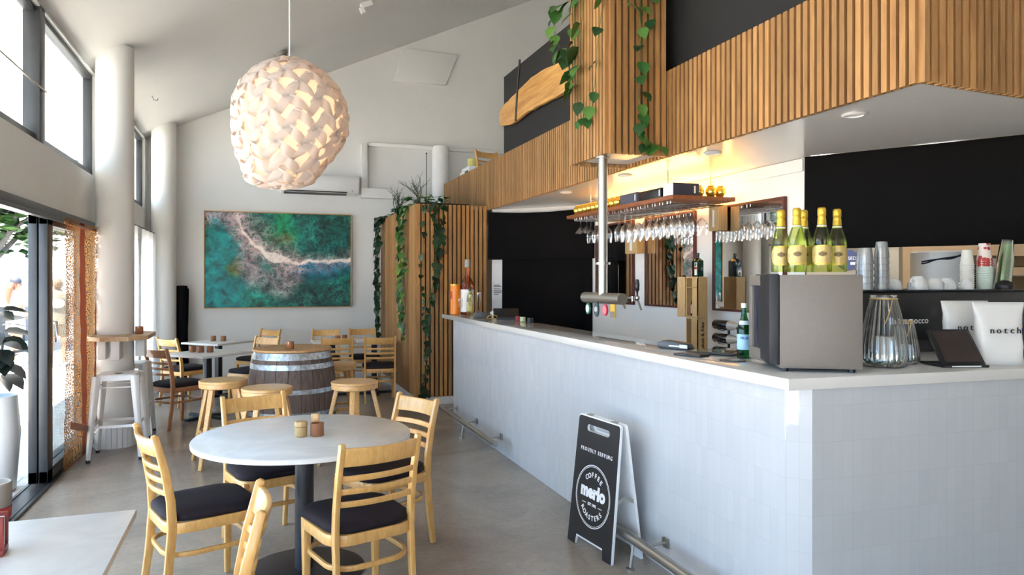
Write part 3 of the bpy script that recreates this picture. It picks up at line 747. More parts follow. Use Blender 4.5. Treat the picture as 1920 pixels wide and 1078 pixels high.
# plants in the unit's trough
pp = thing('trailing_pothos', 'pothos trailing from the trough down the slatted planter unit', 'plant', (1.95, 9.2, 2.572))
off = (1.95, 9.2, 2.572)
for x, y, z0, n, sz, m, nr in [(1.85, 11.5, .75, 60, .10, m_leafdk, (-1, -.2)), (1.83, 11.25, .85, 60, .11, m_leafdk, (-1, -.2)), (1.82, 11.38, 1.0, 50, .11, m_leafdk, (-1, -.3)),
                               (1.86, 9.62, .95, 44, .10, m_leafd, (-1, -.4)), (1.86, 9.50, .80, 40, .095, m_leafd, (-1, -.4)), (1.86, 9.72, 1.35, 40, .10, m_leafd, (-1, -.4)),
                               (1.87, 9.40, 1.7, 16, .09, m_leafd, (-1, -.4))]:
    vine(pp, off, [(x+.12, y, 2.60), (x, y, 2.57), (x-.01, y+.02, (2.57+z0)/2), (x, y-.02, z0)], n, sz, m, nr)
for pts, n, sz in [([(2.15, 9.05, 2.6), (2.12, 8.87, 2.56), (2.16, 8.88, 2.0), (2.08, 8.88, 1.3)], 26, .12), ([(2.25, 9.05, 2.6), (2.24, 8.87, 2.55), (2.20, 8.88, 1.9), (2.02, 8.87, 1.2), (2.03, 8.87, .6), (1.98, 8.86, .2), (1.84, 8.84, .05)], 44, .105),
                   ([(2.05, 9.05, 2.6), (2.0, 8.87, 2.5), (1.96, 8.88, 1.5), (2.04, 8.88, .9)], 22, .09)]:
    vine(pp, off, pts, n, sz, m_leafdk, (0, -1))
b = MB()
for i in range(120):
    x = random.uniform(1.92, 2.5); y = random.uniform(9.0, 11.5); sz = random.uniform(.07, .13)
    leaf_shape(b, T(x-1.95, y-9.2, random.uniform(0, .12)) @ R(random.uniform(0, 6.28), 'Z') @ R(random.uniform(-.6, .5), 'Y'), sz, sz*.85)
b.build('leaves', m_leafd, pp, angle=180)
def twiggy(x, y, label, h, n, seed):
    rnd = random.Random(seed); t = thing('twig_plant', label, 'plant', (x, y, 2.572))
    b = MB()
    def grow(p, d, l, r, dep):
        q = p+d*l; m = p.lerp(q, .5)+Vector((rnd.uniform(-1, 1), rnd.uniform(-1, 1), rnd.uniform(0, 1)))*l*.08
        b.tube([p, m, q], [r, r*.85, r*.65], 5)
        if dep:
            for k in range(rnd.choice((2, 2, 3))):
                nd = (d+Vector((rnd.uniform(-1, 1), rnd.uniform(-.7, .7), rnd.uniform(-.35, .6)))*.75).normalized()
                grow(q if k else m, nd, l*rnd.uniform(.6, .9), r*.62, dep-1)
    for k in range(n): grow(Vector((rnd.uniform(-.03, .03), rnd.uniform(-.03, .03), 0)), Vector((rnd.uniform(-.5, .5), rnd.uniform(-.4, .4), 1)).normalized(), h, .008, 3)
    b.build('twigs', m_twig, t)
twiggy(2.10, 9.5, 'bare spiky twig plant standing tallest on top of the slatted planter unit', .17, 4, 3)
twiggy(2.02, 10.9, 'low spiky twig plant at the back wall end of the slatted planter unit', .16, 5, 11)
# plants of the box over the bar
pq = thing('trailing_pothos', 'pothos trailing down the cedar box that juts out over the beer tap', 'plant', (2.5, 4.7, 3.882))
off = (2.5, 4.7, 3.882)
for pts, n, sz, nr in [([(2.45, 5.4, 3.9), (2.33, 5.48, 3.85), (2.32, 5.45, 3.6), (2.32, 5.33, 3.45), (2.31, 5.18, 3.42), (2.31, 5.12, 3.1)], 17, .13, (-1, -.5)),
                       ([(2.45, 4.9, 3.9), (2.32, 4.92, 3.8), (2.31, 4.93, 3.4), (2.31, 4.97, 3.1), (2.31, 4.92, 2.82), (2.31, 4.82, 2.80), (2.32, 4.72, 3.0), (2.33, 4.62, 3.5), (2.4, 4.60, 3.9)], 17, .13, (-1, -.4)),
                       ([(2.45, 5.1, 3.9), (2.32, 5.08, 3.8), (2.31, 5.05, 3.3), (2.31, 5.07, 3.05)], 13, .13, (-1, -.4)),
                       ([(2.5, 4.7, 3.9), (2.5, 4.56, 3.85), (2.52, 4.55, 3.6), (2.50, 4.55, 3.55)], 4, .12, (-.2, -1)),
                       ([(2.6, 4.7, 3.9), (2.6, 4.56, 3.82), (2.61, 4.55, 3.3), (2.59, 4.55, 2.9), (2.62, 4.55, 2.66), (2.66, 4.55, 2.58), (2.78, 4.55, 2.57)], 22, .105, (-.1, -1)),
                       ([(2.7, 4.7, 3.9), (2.7, 4.56, 3.82), (2.68, 4.55, 3.4)], 5, .12, (0, -1))]:
    vine(pq, off, pts, n, sz, m_leafd, nr)
b = MB()
for i in range(26):
    sz = random.uniform(.09, .14); leaf_shape(b, T(random.uniform(-.08, .3), random.uniform(-.06, .45), random.uniform(0, .08)) @ R(random.uniform(0, 6.28), 'Z') @ R(random.uniform(-.6, .4), 'Y'), sz, sz*.85)
b.build('leaves', m_leafd, pq, angle=180)
# rubber plant in tall white pot just outside the door
rp = thing('potted_rubber_plant', 'dark rubber plant in a tall white tapered pot just outside the open door', 'plant', (-1.90, 6.50, -.03))
b = MB(); b.lathe([(.14, 0), (.155, .02), (.185, .45), (.165, .72), (.160, .735), (.145, .735), (.14, .69)], 40); b.build('pot', m_white, rp, angle=60)
b = MB(); b.lathe([(.0, .69), (.141, .69), (.14, .688)], 24); b.build('soil', m_soil, rp)
b = MB(); b.tube([(0, 0, .69), (.01, 0, 1.0), (.0, .02, 1.45)], .012, 6); b.tube([(0, 0, .69), (.06, -.04, .95), (.09, -.05, 1.2)], .01, 6); b.build('stem', m_bark, rp)
b = MB()
for i in range(26):
    z = random.uniform(.85, 1.4); sz = random.uniform(.16, .24)
    leaf_shape(b, T(.03, -.02, z) @ R(i*2.4, 'Z') @ R(random.uniform(-.5, .5), 'Y') @ R(random.uniform(-.5, .5), 'X') @ T(.04, 0, 0), sz, sz*.62, .15, .35)
for (dy, z, yaw) in ((-.1, 1.10, -.9), (0, .98, -.5), (.05, .90, -.7), (0, 1.02, -1.2)):
    leaf_shape(b, T(.06, dy, z) @ R(yaw, 'Z') @ R(.2, 'Y'), .24, .15, .12, .3)
b.build('leaves', m_rubber, rp, angle=180)
kp = thing('round_tin_pot', 'small grey tin pot with a red base band at the door track', 'pot', (-1.64, 5.58, .0135))
b = MB(); b.lathe([(.11, .09), (.118, .10), (.118, .24), (.112, .25), (.10, .25), (.10, .19), (0, .19)], 28); b.build('body', plain('grey_stoneware', lin(160, 150, 140), .5), kp)
b = MB(); b.lathe([(.0, 0), (.10, 0), (.113, .02), (.118, .0895), (.10, .0895)], 28); b.build('band', m_red, kp)

# ------------------------------------------------------------------ pendant lamp
LX, LY, LZ = .185, 4.39, 2.507
pl = thing('pendant_lamp', 'large white woven ribbon pendant lamp glowing warm', 'lamp', (LX, LY, LZ))
kp_ = [(.372, .03), (.345, .11), (.29, .20), (.21, .27), (.12, .31), (0, .322), (-.10, .30), (-.18, .265), (-.24, .225), (-.29, .205), (-.325, .185), (-.355, .12), (-.36, .05)]
def lr(z):
    for (za, ra), (zb, rb) in zip(kp_, kp_[1:]):
        if zb <= z <= za: return ra+(rb-ra)*(za-z)/(za-zb)
    return .04
arc = [0]
for (za, ra), (zb, rb) in zip(kp_, kp_[1:]): arc.append(arc[-1]+math.hypot(za-zb, ra-rb))
def at(s):
    s = max(0, min(arc[-1]-1e-6, s))
    for i in range(len(arc)-1):
        if arc[i] <= s <= arc[i+1]:
            u = (s-arc[i])/(arc[i+1]-arc[i]); return kp_[i][0]+(kp_[i+1][0]-kp_[i][0])*u, kp_[i][1]+(kp_[i+1][1]-kp_[i][1])*u
def surf(s, phi, h):
    z, r = at(s); z2, r2 = at(s+.01); z1, r1 = at(s-.01)
    tz, trr = z2-z1, r2-r1; l = math.hypot(tz, trr) or 1
    nr, nz = -tz/l, trr/l
    rr = r+h*nr; zz = z+h*nz; sh = -.06*max(0, (-zz-.05))/.3
    bulge = 1+.05*math.sin(phi+.6)*(1-abs(zz)/.4)
    return (rr*bulge*math.cos(phi)+sh*.94, rr*bulge*math.sin(phi)-sh*.336, zz)
b = MB(); n = 36
inn = [[surf(arc[-1]*j/24, 2*PI*i/n, -.018) for i in range(n)] for j in range(25)]
b.add([p for row in inn for p in row], [(j*n+i, j*n+(i+1) % n, (j+1)*n+(i+1) % n, (j+1)*n+i) for j in range(24) for i in range(n)])
b.build('shade', m_shade, pl, angle=180)
b = MB(); cell = .080; rows = int(arc[-1]/cell); rnd = random.Random(5)
for j in range(rows):
    s = (j+.5)*arc[-1]/rows; r = at(s)[1]; cnt = max(4, int(round(2*PI*r/cell/2))*2)
    for i in range(cnt):
        phi = 2*PI*(i+.5*(j % 2))/cnt
        ang = (.55 if (i+j) % 2 else 2.12)+rnd.uniform(-.12, .12)
        ln = cell*2.2; w = cell*.66; ca, sa = math.cos(ang), math.sin(ang); K = 8; vs = []; fs = []
        for k in range(K+1):
            u = (k/K-.5)
            h = .040*math.cos(u*PI*1.0)-.024
            wk = w*(1-.25*abs(u)*2)
            for m in (-.5, 0, .5):
                ds = u*ln*sa+m*wk*ca; dp = (u*ln*ca-m*wk*sa)/max(r, .06)
                tw = .020*math.sin(u*3)*m*2-.008*abs(m)*2*math.cos(u*PI)
                vs.append(surf(s+ds, phi+dp, h+tw+.004))
        for k in range(K):
            for m in range(2): fs.append((k*3+m, k*3+m+1, (k+1)*3+m+1, (k+1)*3+m))
        b.add(vs, fs)
b.build('ribbons', m_shade, pl, angle=180)
b = MB(); b.cyl((0, 0, .34), (0, 0, CZ(LX)-LZ), .004, 8); b.build('cord', m_white, pl)
b = MB(); b.lathe([(.0, CZ(LX)-LZ-.05), (.05, CZ(LX)-LZ-.04), (.05, CZ(LX)-LZ+.02)], 20); b.build('ceiling_cup', m_white, pl)
b = MB(); b.ball((0, 0, .02), .05, n=16); b.build('bulb', emit('lamp_bulb', (1, .64, .36, 1), 34), pl)
# ceiling fittings
def fit(name, label, cat, x, y, f, mat):
    b = MB(); b.M = T(x, y, CZ(x)-.001) @ R(math.atan(-.462), 'Y'); f(b); return tag(b.build(name, mat), label, cat)
fit('ceiling_spotlight', 'small grey round spotlight on the sloping ceiling behind the pendant', 'light', .30, 9.68, lambda b: (b.lathe([(0, -.13), (.05, -.13), (.065, -.11), (.065, -.05), (.085, -.045), (.085, 0)], 20)), m_steel)
fit('ceiling_track_spot', 'small white spot fitting high on the ceiling in front of the back wall', 'light', 1.25, 8.79, lambda b: (b.box(-.07, .07, -.04, .04, -.06, 0), b.box(-.10, -.05, -.03, .03, -.11, -.04)), m_white)
fit('ceiling_hook', 'tiny hook in the ceiling near the round column', 'hook', -1.19, 9.68, lambda b: b.tube([(0, 0, 0), (0, 0, -.05), (.03, 0, -.07), (.05, 0, -.05)], .006, 6), m_steel)

# ------------------------------------------------------------------ picture
pic = thing('ocean_picture', 'large framed aerial picture of green sea and white breaking surf', 'picture', (.35, 11.66, 1.89))
W2, H2 = 1.072, .722
NX, NZ_ = 330, 222
vs = []; cols = []
foam = [(.20, 1.05), (.235, .80), (.29, .70), (.36, .63), (.46, .54), (.56, .47), (.66, .45), (.75, .485), (.88, .475), (1.02, .55)]
web1 = [(.19, 1.05), (.23, .80), (.27, .68), (.285, .52), (.31, .33), (.40, .27), (.52, .22), (.57, .30), (.52, .36)]
web2 = [(.30, .95), (.36, .80), (.48, .70), (.58, .60), (.62, .53)]
def dist(u, v, pl):
    best = 9; sd = 0
    for (a, c), (d, e) in zip(pl, pl[1:]):
        dx, dy = d-a, (e-c)*.67; L2 = dx*dx+dy*dy; px, py = u-a, (v-c)*.67
        t = max(0, min(1, (px*dx+py*dy)/L2)); q = math.hypot(px-t*dx, py-t*dy)
        if q < best: best = q; sd = dx*py-dy*px
    return best, sd
def lerp(a, c, t): t = max(0, min(1, t)); return tuple(x+(y-x)*t for x, y in zip(a, c))
def sstep(a, c, x): x = max(0, min(1, (x-a)/(c-a))); return x*x*(3-2*x)
C = lambda *x: lin(*x)[:3]
N3 = lambda x, y, z: noise.noise(Vector((x, y, z)))
for j in range(NZ_+1):
    for i in range(NX+1):
        u, v = i/NX, j/NZ_
        wx = N3(u*7, v*5, 0)*.035+N3(u*16, v*11, 3)*.014; wy = N3(u*7, v*5, 9)*.05+N3(u*16, v*11, 5)*.02
        uu, vv = u+wx, v+wy
        big = N3(uu*5, vv*3.6, 2.2); mid = N3(uu*13, vv*9, 4.4)
        # filaments of foam: ridges of warped noise
        f1 = 1-abs(N3(uu*24+mid, vv*17+big, 1.3))*5; f2 = 1-abs(N3(uu*52, vv*36, 7))*4.2; f3 = 1-abs(N3(u*95, v*64, 3))*3
        fil = (max(0, f1)*.8+max(0, f2)*.65+max(0, f3)*.4)*1.15
        c = C(8, 96, 90)
        c = lerp(c, C(26, 158, 166), sstep(.46, .02, uu)*(.75+.5*big))                       # turquoise side
        c = lerp(c, C(20, 122, 66), sstep(.16, .0, abs(uu-.52))*sstep(.5, .8, vv)*.95)           # green patch over the wave
        c = lerp(c, C(14, 110, 78), sstep(.22, .0, abs(uu-.35))*sstep(.3, .05, vv)*.6)
        c = lerp(c, C(5, 34, 27), sstep(.58, .84, uu)*sstep(.52, .70, vv)*(.8+.4*big))            # dark upper corner
        c = lerp(c, C(4, 38, 38), sstep(.42, .64, uu)*sstep(.30, .12, vv)*(.9+.4*big))            # dark foot
        c = lerp(c, C(8, 62, 50), sstep(.06, .0, uu)*sstep(.5, .9, vv))
        c = lerp(c, C(150, 150, 36), sstep(.10, 0, math.hypot(uu-.20, (vv-.40)*.7))*.75)
        c = lerp(c, C(140, 128, 30), sstep(.07, 0, math.hypot(uu-.54, (vv-.74)*.7))*.7)
        d, sd = dist(uu, vv, foam); d1, _ = dist(uu, vv, web1); d2, _ = dist(uu, vv, web2)
        below = 1 if sd < 0 else 0
        curl = .5+.5*N3(uu*46, vv*5, 3)
        if below: c = lerp(c, C(30, 132, 172), sstep(.15, .01, d)*sstep(.50, .64, uu)*(.5+.6*curl))
        c = lerp(c, C(60, 170, 176), max(0, f2)*.55*sstep(.55, .9, uu)*sstep(.30, .0, d)*(1-below))
        k1 = sstep(.115, .01, d1); k2 = sstep(.10, .0, d2); k3 = sstep(.10, .0, d)*(1 if uu < .68 else .5)
        c = lerp(c, C(96, 126, 116), k1*.45)
        c = lerp(c, C(206, 170, 176), min(1, fil*1.15)*max(k1, .0))
        c = lerp(c, C(176, 172, 160), min(1, fil*.9)*k2*.85)
        c = lerp(c, C(232, 210, 206), min(1, fil*1.1)*k3)
        c = lerp(c, C(120, 206, 190), min(1, fil)*.38*(.55+big)*sstep(.0, .2, d))
        c = lerp(c, C(226, 206, 210), min(1, fil*1.2)*sstep(.34, .12, u)*sstep(.80, 1.0, v))
        hw = .005+.017*sstep(.12, .0, abs(u-.46))+.010*N3(u*26, v*26, 4)+.005*N3(u*60, v*60, 4)+.005*sstep(.8, 1, u)
        k = .66+.55*noise.turbulence(Vector((uu*22, vv*15, .5)), 5, False)
        g = (c[0]+c[1]+c[2])/3; c = tuple(max(0, g+(x-g)*1.45) for x in c)
        c = tuple(x*k for x in c); c = lerp(c, C(252, 236, 228), sstep(hw+.012, hw-.004, d)*(1 if uu > .22 else .6)*(.55+.45*min(1, fil+.3)))
        vs.append((-W2+2*W2*u, -.008, -H2+2*H2*v)); cols.append(c+(1,))
me = bpy.data.meshes.new('canvas'); me.from_pydata(vs, [], [(j*(NX+1)+i, j*(NX+1)+i+1, (j+1)*(NX+1)+i+1, (j+1)*(NX+1)+i) for j in range(NZ_) for i in range(NX)])
ca = me.color_attributes.new('paint', 'FLOAT_COLOR', 'POINT'); ca.data.foreach_set('color', [x for c in cols for x in c])
t = NT('sea_print'); bb = t.bsdf((1, 1, 1, 1), .35, 0, .4); at_ = t.n('ShaderNodeVertexColor', layer_name='paint'); t.l(at_, 0, bb, 'Base Color'); me.materials.append(t.m)
o = bpy.data.objects.new('canvas', me); COL.objects.link(o); o.parent = pic
b = MB(); f = .014
b.box(-W2-f, W2+f, -.03, .035, H2+.002, H2+f); b.box(-W2-f, W2+f, -.03, .035, -H2-f, -H2-.002); b.box(-W2-f, -W2-.002, -.03, .035, -H2, H2); b.box(W2+.002, W2+f, -.03, .035, -H2, H2); b.box(-W2, W2, 0, .03, -H2, H2)
b.build('frame', m_beech2, pic, bevel=.002)
# air conditioner
ac = thing('wall_air_conditioner', 'white split air conditioner on the back wall above the picture', 'air conditioner', (.95, 11.695, 2.925))
b = MB(); prof = [(0, 0), (-.06, .0), (-.17, .03), (-.205, .09), (-.21, .25), (-.19, .29), (0, .295)]; b.prism(prof, -.585, .585, 'X'); b.build('body', m_white, ac, bevel=.006)
b = MB(); b.prism([(-.075, -.004), (-.175, .022), (-.186, .045), (-.17, .042), (-.075, .012)], -.545, .40, 'X'); b.build('outlet', m_black, ac)
for s in range(2):
    b = MB(); b.M = T(0, -.178+s*.03, .024-s*.008); b.box(-.54, .395, -.01, .004, 0, .004); b.build('louvre', m_white, ac)
b = MB(); b.lathe([(.012, 0), (.012, .006), (0, .006)], 12); o = b.build('indicator', m_steel, ac); o.location = (.48, -.208, .06); o.rotation_euler.x = PI/2
pc = thing('pipe_cover', 'white square pipe cover rising from the air conditioner up the back wall', 'pipe cover', (1.63, 11.695, 2.9))
b = MB(); b.box(-.045, .055, -.1, 0, .15, .87); b.box(-.045, .9, -.1, 0, 0, .16); b.build('duct', m_wall, pc, bevel=.008)
b = MB(); b.tube([(1.0, -.16, -.25), (1.0, -.16, .75)], .006, 6); b.ball((1.0, -.16, .755), .014); b.build('cable', m_ink, pc)

# ------------------------------------------------------------------ live edge slab on the dark partition
sl = thing('live_edge_slab', 'live edge timber slab strapped to the dark partition over the bulkhead', 'slab', (2.86, 7.5, 3.6))
P = [(8.497, 3.635), (8.432, 3.705), (8.241, 3.744), (7.939, 3.773), (7.391, 3.826), (6.998, 3.81), (6.473, 3.757), (5.95, 3.72), (5.9, 3.46), (6.473, 3.442), (6.998, 3.456), (7.495, 3.477), (8.057, 3.441), (8.432, 3.50), (8.49, 3.56)]
Q = []
for i in range(len(P)):
    a, c = Vector(P[i]), Vector(P[(i+1) % len(P)])
    for k in range(4):
        q = a.lerp(c, k/4); Q.append((q.x-7.5, q.y-3.6+.012*noise.noise(Vector((q.x*9, q.y*9, 0)))))
b = MB(); b.prism(Q[::-1], 0, .05, 'X'); b.build('plank', m_liveedge, sl, bevel=.006)
for y in (.30, -1.2):
    b = MB(); b.tube([(-.006, y-.07, .52), (-.008, y, .22), (-.008, y+.07, -.16)], .013, 4); b.build('strap', m_black, sl)

# ------------------------------------------------------------------ things on the mezzanine ledge
b = MB(); b.lathe([(.0, 0), (.13, 0), (.14, .02), (.14, .66), (.13, .68), (0, .68)], 28); tag(b.build('white_drum', m_white, loc=(3.18, 10.95, 2.601)), 'white drum stored up on the ledge near the back wall', 'drum')
b = MB(); b.lathe([(.0, 0), (.08, 0), (.08, .12), (.085, .12), (.085, .15), (0, .15)], 20); tag(b.build('yellow_tub', plain('yellow_green_tub', lin(206, 200, 120), .4), loc=(3.16, 10.66, 3.302)), 'yellow-green tub on the white box up on the ledge', 'tub')
wb = thing('storage_box', 'white box with a black panel next to the stored chair on the ledge', 'box', (3.15, 10.52, 2.601))
b = MB(); b.box(-.14, .14, -.17, .25, 0, .70); b.build('body', m_white, wb, bevel=.005)
b = MB(); b.box(-.145, -.1405, -.12, .05, .30, .64); b.build('panel', m_black, wb)

# ------------------------------------------------------------------ back bar: cloths, mirrors
def cloth(p, q, z0, z1, nrm, amp, name, label, sag=0, nx=60, nz=16, loose=0):
    p = Vector((p[0], p[1], 0)); q = Vector((q[0], q[1], 0)); nrm = Vector((nrm[0], nrm[1], 0)); b = MB(); vs = []; fs = []
    for j in range(nz+1):
        for i in range(nx+1):
            u = i/nx; v = j/nz
            zt = z1-sag*math.sin(PI*u); z = zt+(z0-zt)*v
            w = amp*(math.sin(u*17+v*1.5)+.6*math.sin(u*31+2*v))*(.25+.75*v)+loose*max(0, noise.noise(Vector((u*4, v*4, 1))))
            vs.append(tuple(p.lerp(q, u)+nrm*w+Vector((0, 0, z))))
    for j in range(nz):
        for i in range(nx): fs.append((j*(nx+1)+i, j*(nx+1)+i+1, (j+1)*(nx+1)+i+1, (j+1)*(nx+1)+i))
    b.add(vs, fs); o = b.build(name, m_cloth, angle=180); so = o.modifiers.new('thick', 'SOLIDIFY'); so.thickness = .006
    return tag(o, label, 'cloth')
nn = (-.72, -.69)
cloth((2.862, 8.93), (3.865, 7.86), 1.85, 2.47, nn, .010, 'hanging_black_cloth', 'upper black cloth hung across the end wall behind the bar', sag=.03)
cloth((3.02, 8.83), (3.87, 7.93), .05, 1.93, nn, .012, 'hanging_black_cloth', 'lower black cloth hanging to the floor on the end wall behind the bar', loose=.03)
pa = thing('wall_notice', 'white paper notice on the wall strip beside the lower black cloth', 'notice', (2.99, 8.925, 1.5), fw(.69, .72)-.02)
b = MB(); b.box(-.09, .09, -.004, 0, -.17, .3); b.build('sheet', m_paper, pa)
b = MB()
for k, (w, z) in enumerate([(.09, .02), (.11, .0), (.1, -.03), (.12, -.055), (.11, -.075), (.07, -.10)]): b.box(-.06, -.06+w, -.0055, -.0045, z-.004, z+.004)
b.build('print', m_ink, pa)
p0 = Vector((3.87, 4.31))
e = p0+Vector((.515, -.857))*1.9
cloth((p0.x-.02, p0.y-.01), (e.x, e.y), 1.82, 2.508, (-.857, -.515), .004, 'hanging_black_cloth', 'wide black cloth hung across the kitchen servery over the coffee machine', sag=.0)
def mirror(y0, y1, label):
    t = thing('framed_mirror', label, 'mirror', (3.878, (y0+y1)/2, 1.78), 0, 'framed square mirrors on the bar wall')
    h = (y1-y0)/2; b = MB(); f = .018
    b.box(-.03, 0, -h, h, .46-f, .46); b.box(-.03, 0, -h, h, -.46, -.46+f); b.box(-.03, 0, -h, -h+f, -.46+f, .46-f); b.box(-.03, 0, h-f, h, -.46+f, .46-f); b.build('frame', m_mirrorframe, t)
    b = MB(); b.box(-.018, 0, -h+f, h-f, -.46+f, .46-f); b.build('mirror_glass', m_mirror, t)
mirror(4.52, 5.45, 'square dark-framed mirror on the bar wall nearest the grey fridge'); mirror(5.73, 6.64, 'square dark-framed mirror in the middle of the bar wall'); mirror(6.89, 7.8, 'square dark-framed mirror behind the beer tap column')

# ------------------------------------------------------------------ soffit downlights and kitchen dome light
dl = thing('soffit_downlight', 'x', 'light', (3.109, 3.096, SZ-.001), 0, 'round downlights in the bar soffit')
b = MB(); b.lathe([(.062, 0), (.066, -.004), (.050, -.010), (.046, -.004)], 28); b.build('ring', m_white, dl)
b = MB(); b.lathe([(.0, -.002), (.046, -.002), (.046, -.001)], 24); b.build('lens', m_paper, dl)
for k, (x, y, lb) in enumerate([(3.109, 3.096, 'round white downlight in the soffit nearest the bulkhead corner'), (3.095, 4.379, 'round white downlight in the soffit above the hanging shelf end'), (3.041, 5.579, 'round white downlight in the soffit just behind the tap pole'), (3.055, 6.882, 'round white downlight in the soffit over the far end of the hanging shelf')]):
    if k == 0: dl['label'] = lb
    else: dup(dl, (x, y, SZ-.001), 0, lb)
b = MB(); b.lathe([(.0, -.09), (.10, -.08), (.16, -.05), (.19, 0)], 32)
tag(b.build('kitchen_dome_light', emit('dome_glow', (1, .97, .92, 1), 4), loc=(4.78, 3.95, SZ-.001)), 'round glowing dome light on the soffit behind the servery cloth', 'light')

# ------------------------------------------------------------------ hanging shelf with glasses
SHZ = 2.28
hs = thing('hanging_shelf', 'timber shelf hung on rods over the bar with wine glasses below', 'shelf', (3.16, 5.0, SHZ))
b = MB(); b.box(0, .60, 0, 2.10, -.035, 0); b.build('board', m_redwood, hs, bevel=.003)
for x, y in ((.08, .205), (.20, 1.92), (.54, .26), (.52, 1.85)):
    b = MB(); b.cyl((x, y, -.05), (x, y, SZ-SHZ), .006, 8); b.lathe([(.0, .15), (.028, .15), (.028, .155), (0, .156)], 12, (x, y, 0)); b.lathe([(.015, -.055), (.015, -.035)], 10, (x, y, 0)); b.build('hanger_rod', m_steel, hs)
ROWS = [.14+.122*k for k in range(16)]
for y in ROWS:
    for dx in (-.022, .022):
        b = MB(); b.tube([(.05, y+dx, -.036), (.05, y+dx, -.06), (.56, y+dx, -.06), (.56, y+dx, -.036)], .0035, 5); b.build('glass_rail', m_chrome, hs)
b = MB(); b.box(.55, .585, .05, 2.05, .001, .012); b.build('light_strip', emit('warm_led', (1, .52, .11, 1), 48), hs)
gl = MB(); gl.lathe([(0, 0), (.034, .0), (.034, -.003), (.006, -.008), (.004, -.03), (.004, -.085), (.012, -.098), (.034, -.125), (.042, -.155), (.040, -.185), (.034, -.215), (.0325, -.215), (.038, -.185), (.040, -.155), (.032, -.127), (.008, -.102), (0, -.10)], 16)
gl.v = [(x*1.2, y*1.2, z*1.22) for x, y, z in gl.v]
g0 = tag(gl.build('hanging_wine_glass', m_glass, angle=60), 'stemmed wine glass hanging upside down in the rails under the timber shelf', 'wine glass', 'wine glasses hanging under the shelf')
first = True
for k, y in enumerate(ROWS[:14]):
    for x in (.11, .24, .37):
        if k > 11 and x > .3: continue
        if random.random() < .06: continue
        loc = (3.16+x, 5.0+y, SHZ-.0487)
        if first: g0.location = loc; first = False
        else:
            c = g0.copy(); COL.objects.link(c); c.location = loc
mg = MB(); mg.lathe([(0, 0), (.034, 0), (.034, -.003), (.005, -.008), (.004, -.07), (.02, -.085), (.06, -.14), (.062, -.145), (.058, -.145), (.018, -.09), (0, -.082)], 18)
q0 = tag(mg.build('hanging_coupe_glass', m_glass, angle=60), 'wide cone-shaped cocktail glass hanging at the far end of the shelf rails', 'cocktail glass', 'cocktail glasses at the far end of the rails')
q0.location = (3.28, 5.0+ROWS[14], SHZ-.0487); c = q0.copy(); COL.objects.link(c); c.location = (3.28, 5.0+ROWS[15]+.03, SHZ-.0487)
# gold globes
def globe(x, y, label, grp):
    o = thing('gold_globe', label, 'globe', (x, y, SHZ+.001), 0, grp)
    b = MB(); b.lathe([(.022, 0), (.036, .012), (.046, .034), (.046, .056), (.036, .078), (.024, .087)], 20); b.build('bowl', m_gold, o, angle=80)
    b = MB(); b.lathe([(.024, .0875), (.026, .089), (.026, .095), (.020, .096), (0, .096)], 16); b.build('lid', m_goldfoil, o)
    return o
ga = globe(3.215, 6.03, 'gold glass globe in the long row at the far front of the shelf', 'row of gold globes at the far end of the shelf')
for k in range(1, 10): dup(ga, (3.215, 6.03+k*.1, SHZ+.001))
gb = globe(3.56, 5.06, 'gold glass globe in the cluster at the near end of the shelf, past the boxes', 'cluster of gold globes at the near end of the shelf')
for x, y in ((3.66, 5.07), (3.46, 5.09), (3.645, 5.175)): dup(gb, (x, y, SHZ+.001))
def carton(x0, x1, y0, y1, h, label, mat, lab):
    o = thing('bottle_box', label, 'box', ((x0+x1)/2, (y0+y1)/2, SHZ+.001)); w, d = (x1-x0)/2, (y1-y0)/2
    b = MB(); b.box(-w, w, -d, d, 0, h); b.build('carton', mat, o, bevel=.003)
    b = MB()
    if lab == 'y': b.box(w-.05, w-.035, -d-.002, -d-.0005, h*.2, h*.8)
    else: b.box(-w-.002, -w-.0005, -d+.02, -d+.035, h*.2, h*.8)
    b.build('tag_label', m_paper, o)
    return o
m_navy = plain('navy_card', lin(44, 44, 58), .5)
cb = carton(3.175, 3.42, 5.02, 5.17, .10, 'dark box with pale side at the near corner of the hanging shelf', m_navy, 'y')
b = MB(); b.box(-.1245, -.123, -.074, .074, .002, .098); b.build('side_panel', m_paper, cb)
carton(3.19, 3.30, 5.23, 5.60, .085, 'long low black box behind the dark box on the hanging shelf', m_black, 'x')
carton(3.19, 3.30, 5.64, 5.95, .095, 'blue-grey box between the black box and the row of gold globes', plain('slate_card', lin(72, 76, 92), .5), 'x')
# small timber block fittings on wall
for k, (y0, y1, z0, z1, lb) in enumerate([(5.22, 5.36, 2.02, 2.24, 'pale wooden box unit mounted on the wall under the near end of the hanging shelf'), (6.62, 6.88, 1.87, 2.06, 'pale wooden box on the bar wall between two mirrors')]):
    t = thing('wall_mounted_crate', lb, 'box', (3.8, (y0+y1)/2, z0))
    b = MB(); h = (y1-y0)/2; b.box(-.05, .045, -h, h, 0, z1-z0); b.build('crate', m_plywood, t, bevel=.003)
    b = MB(); b.box(-.052, -.0505, -h*.2, h*.2, .03, z1-z0-.04); b.build('paper_label', m_paper, t)

